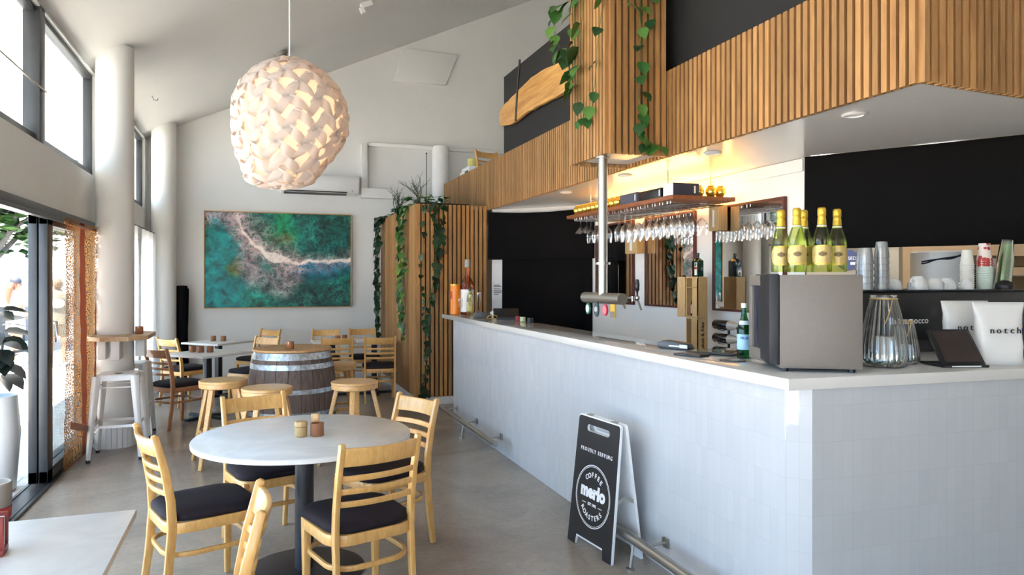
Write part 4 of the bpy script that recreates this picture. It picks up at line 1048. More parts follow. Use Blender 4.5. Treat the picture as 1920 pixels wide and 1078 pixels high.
# ------------------------------------------------------------------ beer font
bf = thing('beer_tap_column', 'stainless steel beer font hanging as an upside-down T from the planter box', 'beer tap', (2.39, 4.72, 1.46))
b = MB(); b.cyl((0, 0, .0), (0, 0, SZ-1.46+.02), .034, 24); b.build('pole', m_steel, bf, angle=60)
b = MB(); b.lathe([(.035, 1.02), (.052, 1.02), (.052, 1.032), (.035, 1.032)], 24); b.lathe([(.035, .245), (.055, .245), (.055, .262), (.035, .262)], 24); b.build('collar', m_steel, bf)
b = MB(); b.cyl((0, -.30, 0), (0, .30, 0), .040, 28); b.build('crossbar', m_steel, bf, angle=60)
for k, y in enumerate((-.22, .02)):
    b = MB(); b.cyl((.035, y, 0), (.16, y, 0), .012, 12); b.cyl((.12, y, -.018), (.12, y, .018), .019, 12); b.tube([(.155, y, .015), (.17, y, -.02), (.195, y, -.08)], .009, 8); b.ball((.16, y, .005), .02); f = b.build('faucet', m_chrome, bf)
    if k == 0:
        b = MB(); b.lathe([(.006, .02), (.007, .05), (.015, .06), (.017, .10), (.012, .135), (0, .14)], 14, (.16, y, 0)); b.build('tap_handle', m_black, f)
for k, (y, shp, c, c2) in enumerate([(.17, 'disc', lin(50, 110, 92), lin(228, 230, 224)), (.03, 'oval', lin(74, 84, 86), lin(176, 180, 180)), (-.11, 'disc', lin(206, 62, 88), lin(232, 130, 140)), (-.23, 'square', lin(206, 168, 60), lin(120, 112, 104))]):
    b = MB(); M0 = T(-.036, y, -.085) @ R(PI/2, 'Y'); b.M = M0 @ R(PI, 'X') if 0 else T(-.030, y, -.082)
    if shp == 'square': b.box(-.012, 0, -.033, .033, -.05, .045)
    else:
        rz = .042 if shp == 'disc' else .055; n = 28; b.prism([(.036*math.cos(2*PI*i/n), rz*math.sin(2*PI*i/n)) for i in range(n)], -.012, 0, 'X')
    lens = b.build('tap_lens', plain('lens_%s' % 'abcd'[k], c, .4), bf)
    b = MB(); b.M = T(-.0425, y, -.082)
    if shp == 'square': b.box(-.0015, 0, -.030, .030, -.048, -.005)
    else: n = 24; b.prism([(.026*math.cos(2*PI*i/n), (.03 if shp == 'disc' else .02)*math.sin(2*PI*i/n)) for i in range(n)], -.0015, 0, 'X')
    b.build('badge', plain('badge_%s' % 'abcd'[k], c2, .4), lens)

# ------------------------------------------------------------------ bottles etc. on the bar
def bottle(name, label, loc, prof, mat, parts=(), group=None, rz=0):
    o = thing(name, label, 'bottle', loc, rz, group)
    b = MB(); b.lathe(prof, 24); b.build('body', mat, o, angle=60)
    for nm, pr, m, a in parts:
        b = MB()
        if a is None: b.lathe(pr, 24)
        else: b.lathe(pr, 12, (0, 0, 0), a[0], a[1])
        b.build(nm, m, o, angle=60)
    return o
fz = 1.632
CHAMP = [(0, .0), (.040, 0), (.043, .006), (.043, .115), (.040, .145), (.028, .185), (.018, .212), (.0155, .23), (.0150, .285), (0, .286)]
m_pearl = plain('pearl_gold_label', lin(190, 166, 104), .35, .2, var=.1, scale=60); m_crest = plain('crest_brown', lin(112, 88, 44), .4)
def foam_bottle(x, y, label, rz):
    o = bottle('sparkling_wine_bottle', label, (x, y, fz), CHAMP, m_champ, [('foil', [(.0195, .2125), (.0185, .235), (.0165, .252), (.0185, .254), (.0185, .282), (.014, .2895), (0, .290)], m_goldfoil, None),
        ('neck_band', [(.0212, .2025), (.0200, .210)], m_wprint, (0, 2*PI-.01))], 'sparkling wine bottles on the grey fridge', rz)
    # oval front label
    b = MB(); n = 14; vs = []; fs = []
    for j in range(17):
        v = (j/16-.5)*2
        hw = 1.2*max(.16, 1-abs(v)**4)**.5
        for i in range(n+1):
            a = -PI/2+(i/n-.5)*2*hw; vs.append((.0436*math.cos(a), .0436*math.sin(a), .075+.045*v))
    for j in range(16):
        for i in range(n): fs.append((j*(n+1)+i, j*(n+1)+i+1, (j+1)*(n+1)+i+1, (j+1)*(n+1)+i))
    b.add(vs, fs); lb = b.build('label', m_pearl, o, angle=180)
    b = MB(); vs = []; fs = []
    for j in range(5):
        v = (j/4-.5)*2; hw = .42*math.sqrt(max(.03, 1-v*v))
        for i in range(n+1):
            a = -PI/2+(i/n-.5)*2*hw; vs.append((.0440*math.cos(a), .0440*math.sin(a), .080+.011*v))
    for j in range(4):
        for i in range(n): fs.append((j*(n+1)+i, j*(n+1)+i+1, (j+1)*(n+1)+i+1, (j+1)*(n+1)+i))
    b.add(vs, fs); b.build('crest', m_crest, lb, angle=180)
    for zz in (.034, .114):
        b = MB(); b.lathe([(.0441, zz), (.0441, zz+.004)], 14, (0, 0, 0), -PI/2-.85, -PI/2+.85); b.build('gold_line', m_goldfoil, lb)
    return o
va = math.atan2(-.6, .8)*1.0
fp = lambda t, n: (2.19+.295*t+.52*n, 2.635-.19*t+.853*n)      # along the fridge side, n = distance inside
for (t_, n_, lb) in [(.30, .06, 'gold-topped sparkling wine bottle at the front edge of the fridge, on the door side'), (.60, .06, 'gold-topped sparkling wine bottle at the front edge of the fridge, second from the coffee cups'),
                     (.14, .14, 'gold-topped sparkling wine bottle nearest the mirror, on top of the fridge'), (.44, .17, 'gold-topped sparkling wine bottle standing behind in the middle of the five'), (.84, .15, 'gold-topped sparkling wine bottle nearest the stacked tumblers, on top of the fridge')]:
    x, y = fp(t_, n_); foam_bottle(x, y, lb, -.65)
# mini fridge
fr = thing('mini_fridge', 'small grey counter fridge with five sparkling wine bottles on top', 'fridge', (2.19, 2.60, CT), math.atan2(-.17, .295))
b = MB(); b.box(0, .345, 0, .40, .016, .43); b.build('cabinet', m_fridge, fr, bevel=.003)
b = MB(); b.box(-.045, -.002, -.002, .40, .03, .435); b.build('door_frame', m_blackmetal, fr, bevel=.004)
dr = MB(); dr.M = T(-.047, .40, 0) @ R(math.radians(12), 'Z')
dr.box(-.03, 0, -.37, 0, .02, .08); dr.box(-.03, 0, -.37, 0, .38, .43); dr.box(-.03, 0, -.37, -.32, .08, .38); dr.box(-.03, 0, -.04, 0, .08, .38)
do = dr.build('door', m_fridge, fr, bevel=.003)
b = MB(); b.M = T(-.047, .40, 0) @ R(math.radians(12), 'Z'); b.box(-.018, -.012, -.32, -.04, .08, .38); b.build('door_glass', plain('dark_door_glass', lin(40, 44, 62), .1), do)
b = MB()
for x in (.03, .31):
    for y in (.04, .36): b.lathe([(.016, 0), (.016, .017)], 10, (x, y, 0))
b.build('feet', m_black, fr)
# left end of the bar
oc = thing('gift_tin', 'tall orange champagne gift tin at the far end of the bar', 'tin', (2.19, 8.10, CT))
b = MB(); b.lathe([(0, 0), (.06, 0), (.06, .34), (0, .34)], 32); b.build('tin', m_orange, oc)
b = MB(); b.lathe([(.061, .335), (.062, .34), (.062, .35), (.058, .353), (0, .353)], 32); b.build('lid', m_goldfoil, oc)
b = MB()
for k, chx in enumerate('Veuve Clicquot'):
    z = .055+k*.0185; a = -PI/2+.30
    b.text(chx, .028, T(.0605*math.cos(a), .0605*math.sin(a), z) @ R(a+PI/2, 'Z') @ R(PI/2, 'X') @ R(PI/2, 'Z'), .0006)
b.build('lettering', m_ink, oc)
b = MB(); b.lathe([(.0606, .18), (.0606, .27)], 6, (0, 0, 0), -PI*.98, -PI*.80); b.build('seal', m_red, oc)
bottle('rose_wine_bottle', 'oversized bottle of rose wine with white label at the far end of the bar', (2.32, 8.05, CT), [(0, 0), (.070, 0), (.078, .01), (.078, .33), (.066, .38), (.036, .43), (.026, .46), (.026, .56), (0, .56)], m_rose,
       [('cap', [(.028, .545), (.030, .55), (.030, .635), (.027, .64), (0, .64)], plain('grey_cap', lin(150, 154, 150), .4), None), ('label', [(.0788, .03), (.0788, .29)], m_paper, (PI*.9, PI*1.9))])
bottle('white_wine_bottle', 'yellow-green wine bottle with silver cap beside the rose bottle', (2.30, 7.87, CT), [(0, 0), (.036, 0), (.038, .006), (.038, .19), (.030, .23), (.016, .26), (.014, .31), (0, .31)], m_yellowb,
       [('foil', [(.0155, .275), (.0155, .312), (0, .313)], m_black, None), ('label', [(.0385, .05), (.0385, .15)], plain('yellow_label', lin(196, 178, 96), .5), (PI*.9, PI*1.8))])
def flute(x, y, label, h=.21):
    b = MB(); s = h/.21
    b.lathe([(0, 0), (.030, 0), (.030, .003*s), (.005, .008*s), (.004, .085*s), (.010, .095*s), (.026, .112*s), (.028, .21*s), (.0265, .21*s), (.024, .115*s), (.004, .10*s), (0, .10*s)], 20)
    return tag(b.build('flute_glass', m_glass, loc=(x, y, CT), angle=60), label, 'glass')
flute(2.165, 7.80, 'stemmed glass standing closest to the orange tin on the bar', .19); flute(2.24, 7.63, 'tall stemmed glass closest to the card stand at the far end of the bar', .24); flute(2.38, 7.78, 'stemmed glass behind the wine bottles at the far end of the bar', .26)
cs = thing('card_stand', 'white and grey curved stand on the bar near the wine glasses', 'stand', (2.32, 7.24, CT))
b = MB(); b.prism([(-.16, 0), (.02, 0), (.0, .05), (-.10, .075), (-.155, .05)], -.05, .05, 'Y'); b.build('grey_side', plain('grey_plastic', lin(84, 88, 90), .3), cs, bevel=.006)
b = MB(); b.prism([(.025, 0), (.15, 0), (.15, .085), (.10, .085), (.03, .06)], -.05, .05, 'Y'); b.build('white_side', m_white, cs, bevel=.006)
b = MB(); b.tube([(-.05, 0, .02), (-.05, 0, .0), (.05, 0, 0), (.05, 0, .03), (.03, 0, .035), (.0, .0, .03), (-.03, .0, .035), (-.05, 0, .02)], .005, 6); tag(b.build('brass_rings', m_goldfoil, loc=(2.26, 6.93, CT+.006)), 'thin brass wire frame lying on the bar beyond the tap', 'frame')
mo = thing('point_of_sale_screen', 'black low tilted screen on the bar in front of the black cloth', 'screen', (2.40, 6.9, CT), -.3)
b = MB(); b.M = R(-.9, 'X'); b.box(-.13, .13, -.005, .012, .03, .17); b.build('panel', m_black, mo, bevel=.004)
b = MB(); b.box(-.10, .10, -.01, .10, 0, .02); b.build('base', m_black, mo)
for x, y, m, lb, r in ((2.44, 6.66, plain('crimson_tape', lin(150, 36, 52), .5), 'small crimson roll on the bar beside the black screen', .026), (2.43, 6.50, plain('pale_green_tape', lin(200, 206, 160), .5), 'small pale green roll on the bar between two others', .028), (2.43, 6.30, m_black, 'small dark pot on the bar closest to the beer tap', .028)):
    b = MB(); b.lathe([(0, 0), (r, 0), (r, .044), (r*.6, .045), (r*.6, .03), (0, .03)], 20); tag(b.build('tape_roll', m, loc=(x, y, CT)), lb, 'roll')
# payment things
ct = thing('card_terminal', 'grey card payment terminal lying on the bar', 'card terminal', (2.33, 3.66, CT), math.radians(-62))
b = MB(); b.prism([(-.10, .012), (-.085, 0), (.10, 0), (.105, .012), (.085, .035), (-.06, .05), (-.10, .035)], -.042, .042, 'Y'); b.M = Matrix.Identity(4); b.build('body', plain('terminal_grey', lin(70, 74, 80), .35), ct, bevel=.005)
b = MB(); b.box(-.02, .10, -.0435, -.0422, .016, .024); b.box(.05, .10, -.044, -.0425, .01, .03); b.build('trim', m_wprint, ct)
tb = thing('tablet_tray', 'flat black framed tablet lying on the bar by the terminal', 'tablet', (2.385, 3.36, CT), math.radians(-52))
b = MB(); b.box(-.135, .135, -.09, .09, 0, .014); b.build('case', m_black, tb, bevel=.004)
b = MB(); b.box(-.115, .115, -.074, .074, .0142, .0152); b.build('screen', plain('dim_screen', lin(120, 122, 108), .08), tb)
ph = thing('bill_folder', 'small black bill tray in front of the flat tablet', 'tray', (2.20, 3.30, CT), math.radians(-70))
b = MB(); b.box(-.085, .085, -.045, .045, 0, .012); b.build('tray', m_black, ph, bevel=.003); b = MB(); b.box(-.07, .07, -.033, .033, .0122, .0135); b.build('insert', plain('tray_insert', lin(70, 66, 58), .2), ph)
cr_ = thing('round_coaster', 'dark round coaster with a grey slip between the tablet and the fridge', 'coaster', (2.262, 3.03, CT))
b = MB(); b.lathe([(0, 0), (.065, 0), (.065, .005), (0, .005)], 28); b.build('disc', plain('olive_dark', lin(72, 68, 60), .4), cr_); b = MB(); b.cbox(.01, -.01, .0063, .06, .04, .002, .5); b.build('slip', plain('slip_grey', lin(176, 178, 184), .5), cr_)
pb_ = bottle('water_bottle', 'green mineral water bottle with blue label beside the fridge door', (2.40, 3.12, CT), [(0, 0), (.034, 0), (.036, .006), (.036, .145), (.030, .175), (.017, .21), (.0135, .23), (.0135, .27), (0, .27)], m_greenb,
       [('cap', [(.0145, .262), (.015, .265), (.015, .285), (0, .286)], m_wprint, None), ('label', [(.0366, .045), (.0366, .125)], plain('sky_blue_label', lin(150, 196, 226), .5), (PI*.75, PI*1.95)), ('shoulder_label', [(.0310, .175), (.0245, .195)], plain('pale_blue_label', lin(196, 220, 234), .5), (PI*.95, PI*1.75))])
b = MB()
for k, c in enumerate('S.PELLEGRINO'[2:8]):
    a = -PI*.84+k*.20; b.text(c, .017, T(.0370*math.cos(a), .0370*math.sin(a), .105) @ R(a+PI/2, 'Z') @ R(PI/2, 'X'), .0003, .0004)
b.build('lettering', plain('label_blue_ink', lin(40, 70, 150), .5), pb_)
# wine crates and spirits by the bar wall
wc = thing('open_wine_crate', 'open pale wooden wine crate holding a bottle, upper of two by the mirrors', 'crate', (3.66, 5.44, 1.262), 0)
b = MB(); b.box(-.05, .05, -.12, .06, 0, .012); b.box(-.05, .05, -.12, .06, .345, .357); b.box(-.05, .05, -.12, -.108, .012, .345); b.box(-.05, .05, .048, .06, .012, .345); b.box(.04, .05, -.108, .048, .012, .345); b.box(-.05, .04, -.108, .048, .26, .266); b.box(-.05, -.044, -.12, -.035, .012, .345); b.build('crate', m_plywood, wc)
b = MB(); b.M = T(-.05, .062, 0) @ R(math.radians(20), 'Z'); b.box(-.010, 0, 0, .085, 0, .357); b.build('lid', m_plywood, wc)
bottle('pink_bottle', 'small pink-labelled bottle standing inside the open wine crate', (3.66, 5.445, 1.275), [(0, 0), (.030, 0), (.032, .005), (.032, .10), (.026, .13), (.014, .155), (.013, .19), (0, .19)], m_darkb, [('label', [(.0325, .02), (.0325, .10)], plain('pink_label', lin(196, 150, 140), .4), (PI*.7, PI*1.8))])
w2 = thing('wine_crate', 'pale wooden wine crate with black handwriting, under the open crate', 'crate', (3.66, 5.44, .951), 0)
b = MB(); b.box(-.05, .05, -.12, .06, 0, .012); b.box(-.05, .05, -.12, .06, .297, .309); b.box(-.05, .05, -.12, -.108, .012, .297); b.box(-.05, .05, .048, .06, .012, .297); b.box(.04, .05, -.108, .048, .012, .297); b.box(-.05, -.044, -.12, -.02, .012, .297); b.build('crate', m_plywood, w2)
b = MB(); b.text('Jakob & Alex', .045, T(.0, -.1212, .155) @ R(PI/2, 'X') @ R(PI/2, 'Z'), .0008, .001); b.build('lettering', m_ink, w2)
jg = thing('herbal_liqueur_bottle', 'square dark green liqueur bottle on top of the open wine crate', 'bottle', (3.665, 5.40, 1.62), -.15)
b = MB(); b.box(-.03, .03, -.052, .052, 0, .14); b.add([(x, y, .14) for x, y in ((-.03, -.052), (.03, -.052), (.03, .052), (-.03, .052))]+[(x, y, .165) for x, y in ((-.014, -.014), (.014, -.014), (.014, .014), (-.014, .014))], [(0, 1, 5, 4), (1, 2, 6, 5), (2, 3, 7, 6), (3, 0, 4, 7)]); b.lathe([(.014, .16), (.013, .19)], 16); b.build('body', plain('dark_green_glass', lin(16, 44, 28), .12), jg, bevel=.004)
b = MB(); b.lathe([(.0145, .185), (.0145, .21), (0, .211)], 16); b.build('cap', m_black, jg)
b = MB(); b.box(-.0315, -.0303, -.045, .0, .012, .125); lb = b.build('label', m_paper, jg)
b = MB(); b.box(-.0325, -.0317, -.045, .0, .065, .085); b.build('red_band', m_red, lb); b = MB(); b.box(-.0325, -.0317, -.036, -.01, .09, .12); b.build('green_badge', plain('badge_green', lin(40, 100, 60), .5), lb)
# wine rack with three lying bottles
wr = thing('wine_rack', 'black rack holding three lying wine bottles by the bar wall', 'rack', (3.62, 4.86, .955))
b = MB()
for y in (-.13, .12):
    for z in (.045, .155, .265): b.tube([(-.055, y, z), (-.042, y, z-.036), (0, y, z-.046), (.042, y, z-.036), (.055, y, z)], .0035, 6)
    b.box(.054, .066, y-.01, y+.01, 0, .30)
for x in (-.058, .058): b.box(x-.006, x+.006, -.13, .12, .0, .012)
b.build('frame', m_black, wr)
for k, z in enumerate((.045, .155, .265)):
    o = thing('lying_wine_bottle', ['bottom', 'middle', 'top'][k]+' dark wine bottle lying in the black rack', 'bottle', (3.62, 4.86, .957+z), 0, 'wine bottles lying in the rack'); o.rotation_euler = (PI/2, 0, 0)
    b = MB(); b.lathe([(0, -.22), (.036, -.22), (.040, -.21), (.040, -.03), (.033, .01), (.018, .04), (.015, .06), (.0145, .13)], 20); b.build('body', m_darkb, o, angle=60)
    b = MB(); b.lathe([(.0405, -.025), (.0405, -.02), (.034, .012), (.030, .03), (.026, .05), (.026, .145), (.020, .15), (0, .151)], 16); b.build('foil', plain('silver_foil_%s' % 'abc'[k], lin(196, 186, 176), .4, .3), o)

# ------------------------------------------------------------------ right end of the bar
def vase(x, y, r, h, label):
    o = thing('ribbed_glass_vase', label, 'vase', (x, y, CT)); n = 112; vs = []; fs = []
    prof = [(.80, 0), (.96, .03), (1.0, .10), (.98, .25), (.86, .50), (.68, .78), (.56, .93), (.54, .97), (.58, 1.0)]
    for pr, z in prof:
        for i in range(n):
            rr = r*pr*(1+.032*math.cos(2*PI*i*28/n)*(1 if .05 < z < .95 else 0)); a = 2*PI*i/n; vs.append((rr*math.cos(a), rr*math.sin(a), z*h))
    for j in range(len(prof)-1):
        for i in range(n): fs.append((j*n+i, j*n+(i+1) % n, (j+1)*n+(i+1) % n, (j+1)*n+i))
    fs.append(tuple(range(n-1, -1, -1)))
    b = MB(); b.add(vs, fs); b.build('glass', m_thickglass, o, angle=60)
    b = MB(); b.lathe([(r*.42, .030), (r*.42, h*.42), (0, h*.42)], 24); b.build('candle', m_paper, o)
    b = MB(); rnd = random.Random(2)
    for i in range(40):
        a = rnd.uniform(0, 6.28); q = r*.72*math.sqrt(rnd.random()); b.ball((q*math.cos(a), q*math.sin(a), .014+rnd.uniform(0, .012)), .012, .010, .008, 7, 5)
    p = b.build('pebbles', plain('moss_pebble', lin(150, 166, 140), .5, var=.3, scale=40), o); p['kind'] = 'stuff'
    b = MB(); ring = [(r*.565*math.cos(2*PI*i/24), r*.565*math.sin(2*PI*i/24), h*.95) for i in range(24)]; b.tube(ring, .0035, 5, closed=True)
    b.tube([(-r*.1, -r*.57, h*.95), (-r*.35, -r*.70, h*.80), (-r*.62, -r*.68, h*.62)], .0025, 5); b.build('twine', plain('jute_twine', lin(190, 160, 104), .8), o)
vase(2.79, 2.60, .104, .335, 'large ribbed glass vase lantern right beside the grey fridge'); vase(2.995, 2.66, .062, .215, 'small ribbed glass vase lantern next to the large one')
ps = thing('register_tablet', 'black tablet in a folding case propped up on the bar', 'tablet', (3.14, 2.52, CT), math.radians(-17))
b = MB(); b.box(-.115, .105, -.10, .08, 0, .012); b.build('case_base', m_black, ps, bevel=.003)
b = MB(); b.M = T(0, -.085, .013) @ R(math.radians(-38), 'X'); b.box(-.11, .10, 0, .014, 0, .20); b.build('case_back', m_black, ps, bevel=.004)
b = MB(); b.M = T(0, -.0865, .013) @ R(math.radians(-38), 'X'); b.box(-.09, .085, -.0012, -.0002, .014, .185); b.build('screen', plain('dark_screen', lin(48, 40, 38), .15), ps)
b = MB(); b.box(-.075, .065, -.1015, -.1002, .003, .009); b.build('stylus', m_wprint, ps)
def bag(x, y, rz, label, txt):
    o = thing('coffee_bag', label, 'bag', (x, y, CT), rz); n = 20; m = 14; vs = []; fs = []
    for j in range(m+1):
        v = j/m; z = .30*v
        th = .05*(1-v**2.2)+.0025; wd = .112*(1+.12*max(0, v-.8)/.2 - .09*math.sin(PI*min(1, v/.85)))
        for i in range(n):
            a = 2*PI*i/n; ca, sa = math.cos(a), math.sin(a)
            sq = lambda t, e: math.copysign(abs(t)**e, t)
            vs.append((wd*sq(ca, .45)+.003*noise.noise(Vector((v*7, a, x*9))), th*sq(sa, .6)*(1+.25*noise.noise(Vector((v*6, ca*3, y*5)))), z))
    for j in range(m):
        for i in range(n): fs.append((j*n+i, j*n+(i+1) % n, (j+1)*n+(i+1) % n, (j+1)*n+i))
    fs += [tuple(range(n-1, -1, -1)), tuple(m*n+i for i in range(n))]
    b = MB(); b.add(vs, fs); b.build('pouch', plain('white_pouch', lin(222, 222, 220), .45, var=.01), o, angle=75)
    b = MB()
    if txt:
        for k, c in enumerate('notch'): b.text(c, .042, T(-.062+k*.031, -.058, .165) @ R(PI/2, 'X'), .0025, 0)
        b.build('lettering', m_ink, o)
bag(3.39, 2.485, math.radians(-22), 'white coffee bag reading notch, standing in front of its twin', True); bag(3.44, 2.70, math.radians(-18), 'white coffee bag half hidden behind the front bag', True)
nb = thing('navy_bag', 'navy and gold patterned bag at the very edge beside the white coffee bags', 'bag', (3.69, 2.62, CT), -.2)
b = MB(); b.prism([(-.10, 0), (.10, 0), (.105, .27), (-.105, .27)], -.04, .04, 'Y'); b.build('pouch', plain('navy_print', lin(40, 40, 84), .45), nb, bevel=.01)
b = MB(); [b.cbox(-.09+.03*(k % 5), -.0415, .12+.05*(k//5), .018, .002, .018, 0) for k in range(15)]; b.build('pattern', m_goldfoil, nb)
# espresso machine
em = thing('espresso_machine', 'wide black espresso machine with cups stacked on top', 'coffee machine', (3.72, 3.28, CT))
b = MB(); b.box(-.66, .60, -.28, .27, .07, .342); b.build('body', m_black, em, bevel=.01)
b = MB(); b.box(-.60, .54, -.22, .22, .0, .07); b.build('base', m_blackmetal, em)
b = MB(); b.box(-.67, .61, -.29, .28, .342, .350); b.build('cup_tray', m_black, em, bevel=.002)
b = MB(); b.text('la marzocco', .05, T(-.31, -.2812, .18) @ R(PI/2, 'X'), .001, .0008, space=1.1); b.build('lettering', m_wprint, em)
ET = CT+.351
tm = MB(); tm.lathe([(0, .0), (.028, .0), (.030, .004), (.036, .05), (.041, .09), (.039, .09), (.034, .05), (.028, .008), (0, .008)], 18)
def flip(o): o.rotation_euler.x = PI; return o
t0_ = None
for s, (x, y) in enumerate(((3.22, 3.12), (3.325, 3.11), (3.30, 3.22))):
    for k in range(5 + (s == 1)):
        lb = ['stacked glass tumbler in the pile closest to the fridge', 'stacked glass tumbler in the pile closest to the white cups', 'stacked glass tumbler in the rear pile on the coffee machine'][s]
        loc = (x+random.uniform(-.0012, .0012), y, ET+.091+k*.036)
        if t0_ is None: t0_ = flip(tm.build('glass_tumbler', m_milky, angle=60)); c = t0_
        else: c = t0_.copy(); COL.objects.link(c)
        c.location = loc; tag(c, lb, 'tumbler', ['tumblers piled next to the fridge', 'tumblers piled next to the cups', 'tumblers piled at the rear'][s])
def cup(x, y, rz, label, s=1):
    o = thing('coffee_cup', label, 'cup', (x, y, ET), rz, 'white cups upside down on the coffee machine'); o.scale = (s, s, s)
    b = MB(); b.lathe([(.046, 0), (.047, .004), (.044, .03), (.034, .052), (.024, .062), (.024, .067), (0, .067)], 24); b.build('bowl', m_white, o, angle=60)
    b = MB(); b.tube([(.043, 0, .014), (.062, 0, .018), (.066, 0, .032), (.056, 0, .044), (.038, 0, .046)], .0045, 6); b.build('handle', m_white, o)
    return o
for x, y, a, lb, s in ((3.44, 3.13, 2.6, 'white upside-down cup right next to the glass tumblers', .9), (3.535, 3.06, 3.4, 'larger white upside-down cup, first clear of the tumblers', 1.15), (3.665, 3.06, -.1, 'white upside-down cup in the middle of the cup row', 1.0), (3.775, 3.07, .3, 'white upside-down cup in front of the white bin', 1.0), (3.90, 3.05, 2.9, 'white upside-down cup under the paper cup stack', .85)): cup(x, y, a, lb, s)
def paper_stack(x, y, n, r0, r1, h, step, mats, label, grp, lean=0):
    for k in range(n):
        o = tag(None or MB().lathe([(0, h), (r1, h), (r0*1.0, .006), (r0*1.07, .005), (r0*1.07, .001), (r0*1.01, 0)], 24, caps=False).build('paper_cup', mats(k), angle=50), label, 'cup', grp)
        o.location = (x+math.sin(lean)*k*step, y, ET+math.cos(lean)*k*step+r0*1.08*math.sin(lean)); o.rotation_euler.y = lean
m_pcw = plain('white_paper_cup', lin(226, 224, 214), .5, var=.02); m_pcg = plain('pale_green_cup', lin(206, 220, 208), .5, var=.02)
t = NT('red_print_cup'); bb = t.bsdf(lin(220, 200, 190), .5); vo = t.n('ShaderNodeTexVoronoi'); vo.inputs['Scale'].default_value = 34; t.l(t.coords(), 0, vo, 0); rm = t.ramp(vo, 'Distance', [(.0, lin(186, 64, 60)), (.42, lin(190, 70, 64)), (.5, lin(232, 216, 206))]); rm.color_ramp.interpolation = 'CONSTANT'; t.l(rm, 0, bb, 'Base Color'); m_pcr = t.m
m_plc = glass('clear_plastic_cup', (.90, .97, .88, 1), 1.0, .1, .10)
paper_stack(3.985, 3.11, 12, .037, .027, .090, .013, lambda k: m_pcw, 'white paper cup in the stack beside the red patterned cups', 'stack of white paper cups')
paper_stack(4.075, 3.07, 13, .042, .030, .110, .0135, lambda k: m_pcr if k > 9 else m_pcg, 'paper cup in the red patterned stack on the coffee machine', 'stack of red patterned paper cups')
paper_stack(4.205, 3.06, 17, .045, .034, .120, .0105, lambda k: m_plc, 'clear plastic cup in the leaning greenish stack', 'leaning stack of clear plastic cups', .17)
paper_stack(4.32, 3.22, 10, .040, .030, .09, .011, lambda k: m_pcw, 'paper cup in the stack at the far corner of the coffee machine', 'stack of cups at the machine corner')
b = MB(); b.lathe([(0, 0), (.045, 0), (.05, .015), (.042, .036), (.02, .05), (0, .052)], 20); tag(b.build('black_tamper', m_black, loc=(4.125, 2.985, ET+.002)), 'black round lid lying in front of the plastic cups', 'lid')
b = MB(); b.lathe([(0, 0), (.04, 0), (.055, .05), (.05, .13), (.03, .15), (0, .152)], 20); tag(b.build('brown_jug', plain('brown_glaze', lin(58, 36, 28), .2), loc=(4.215, 3.245, ET)), 'dark brown jug behind the leaning plastic cups', 'jug')
b = MB(); b.lathe([(0, 0), (.03, 0), (.03, .02), (0, .02)], 16); tag(b.build('sugar_shaker', m_pcw, loc=(3.86, 3.20, ET)), 'tiny pale pot behind the white cups', 'pot')
wbn = thing('white_bin', 'big white cylinder drum hung behind the cups under the servery cloth', 'drum', (4.66, 3.86, .0))
b = MB(); b.lathe([(.18, 0), (.18, 1.79), (.16, 1.80), (0, 1.80)], 40); b.build('drum', m_white, wbn)
b = MB(); b.tube([(.182*math.cos(a), .182*math.sin(a), 1.72+.028*(a+PI)) for a in [-PI+.1+.1*k for k in range(24)]], .006, 6); b.tube([(.184*math.cos(a), .184*math.sin(a), 1.71+.034*(a+PI)+.006*math.sin(a*7)) for a in [-PI+.1+.1*k for k in range(24)]], .006, 6); b.build('cord', plain('navy_cord', lin(24, 26, 48), .6), wbn)
# round blue sign on the servery wall
c0 = Vector((3.87, 4.31, 0))+D*.30+Vector((-.857, -.515, 0))*.03
sg = thing('round_wall_sticker', 'round navy sticker with white letters behind the sparkling wine bottles', 'sticker', (c0.x, c0.y, 1.735), math.atan2(D.y, D.x))
b = MB(); n = 32; b.prism([(.075*math.cos(2*PI*i/n), .075*math.sin(2*PI*i/n)) for i in range(n)], -.004, 0, 'Y'); b.build('disc', plain('navy_vinyl', lin(44, 56, 112), .4), sg)
b = MB(); b.text('SED', .034, T(.03, -.0046, .012) @ R(PI/2, 'X'), .0004, .0005); b.box(.018, .052, -.0052, -.0045, -.034, -.014); b.build('lettering', m_wprint, sg)
ks = thing('kitchen_shelf', 'brown kitchen shelf unit seen under the servery cloth', 'shelf', (5.6, 4.2, 0))
b = MB(); b.box(-.5, .6, -.2, .2, 1.15, 1.62); b.box(-.5, .6, -.25, .2, 1.70, 1.78); b.build('carcass', plain('kitchen_brown', lin(120, 100, 70), .5), ks)
b = MB(); b.box(-.5, .6, -.28, -.2, 1.62, 1.63); b.box(-.45, -.4, -.2, .2, 0, 1.15); b.box(.5, .55, -.2, .2, 0, 1.15); b.build('rail', m_steel, ks)

# ------------------------------------------------------------------ A-frame sign
sg = thing('a_frame_sign', 'black coffee A-frame sign standing on the floor against the bar', 'sign', (1.838, 3.82, 0), math.atan2(-.468, .056))
LN = math.atan2(.08, .775)
def panel(wb_, wt, h):
    n = 6; r = .02
    pts = [(-wb_/2, 0), (-wb_/2+.085, 0), (-wb_/2+.095, .05), (wb_/2-.095, .05), (wb_/2-.085, 0), (wb_/2, 0)]
    for i in range(n+1): a = PI/2*i/n; pts.append((wt/2-r+r*math.cos(a), h-r+r*math.sin(a)))
    for i in range(n+1): a = PI/2+PI/2*i/n; pts.append((-wt/2+r+r*math.cos(a), h-r+r*math.sin(a)))
    return pts
def slot(): 
    s = []; n = 8
    for cx, a0 in ((.10, -PI/2), (-.10, PI/2)):
        for i in range(n+1): a = a0+PI*i/n; s.append((cx+.020*math.cos(a), .705+.020*math.sin(a)))
    return s
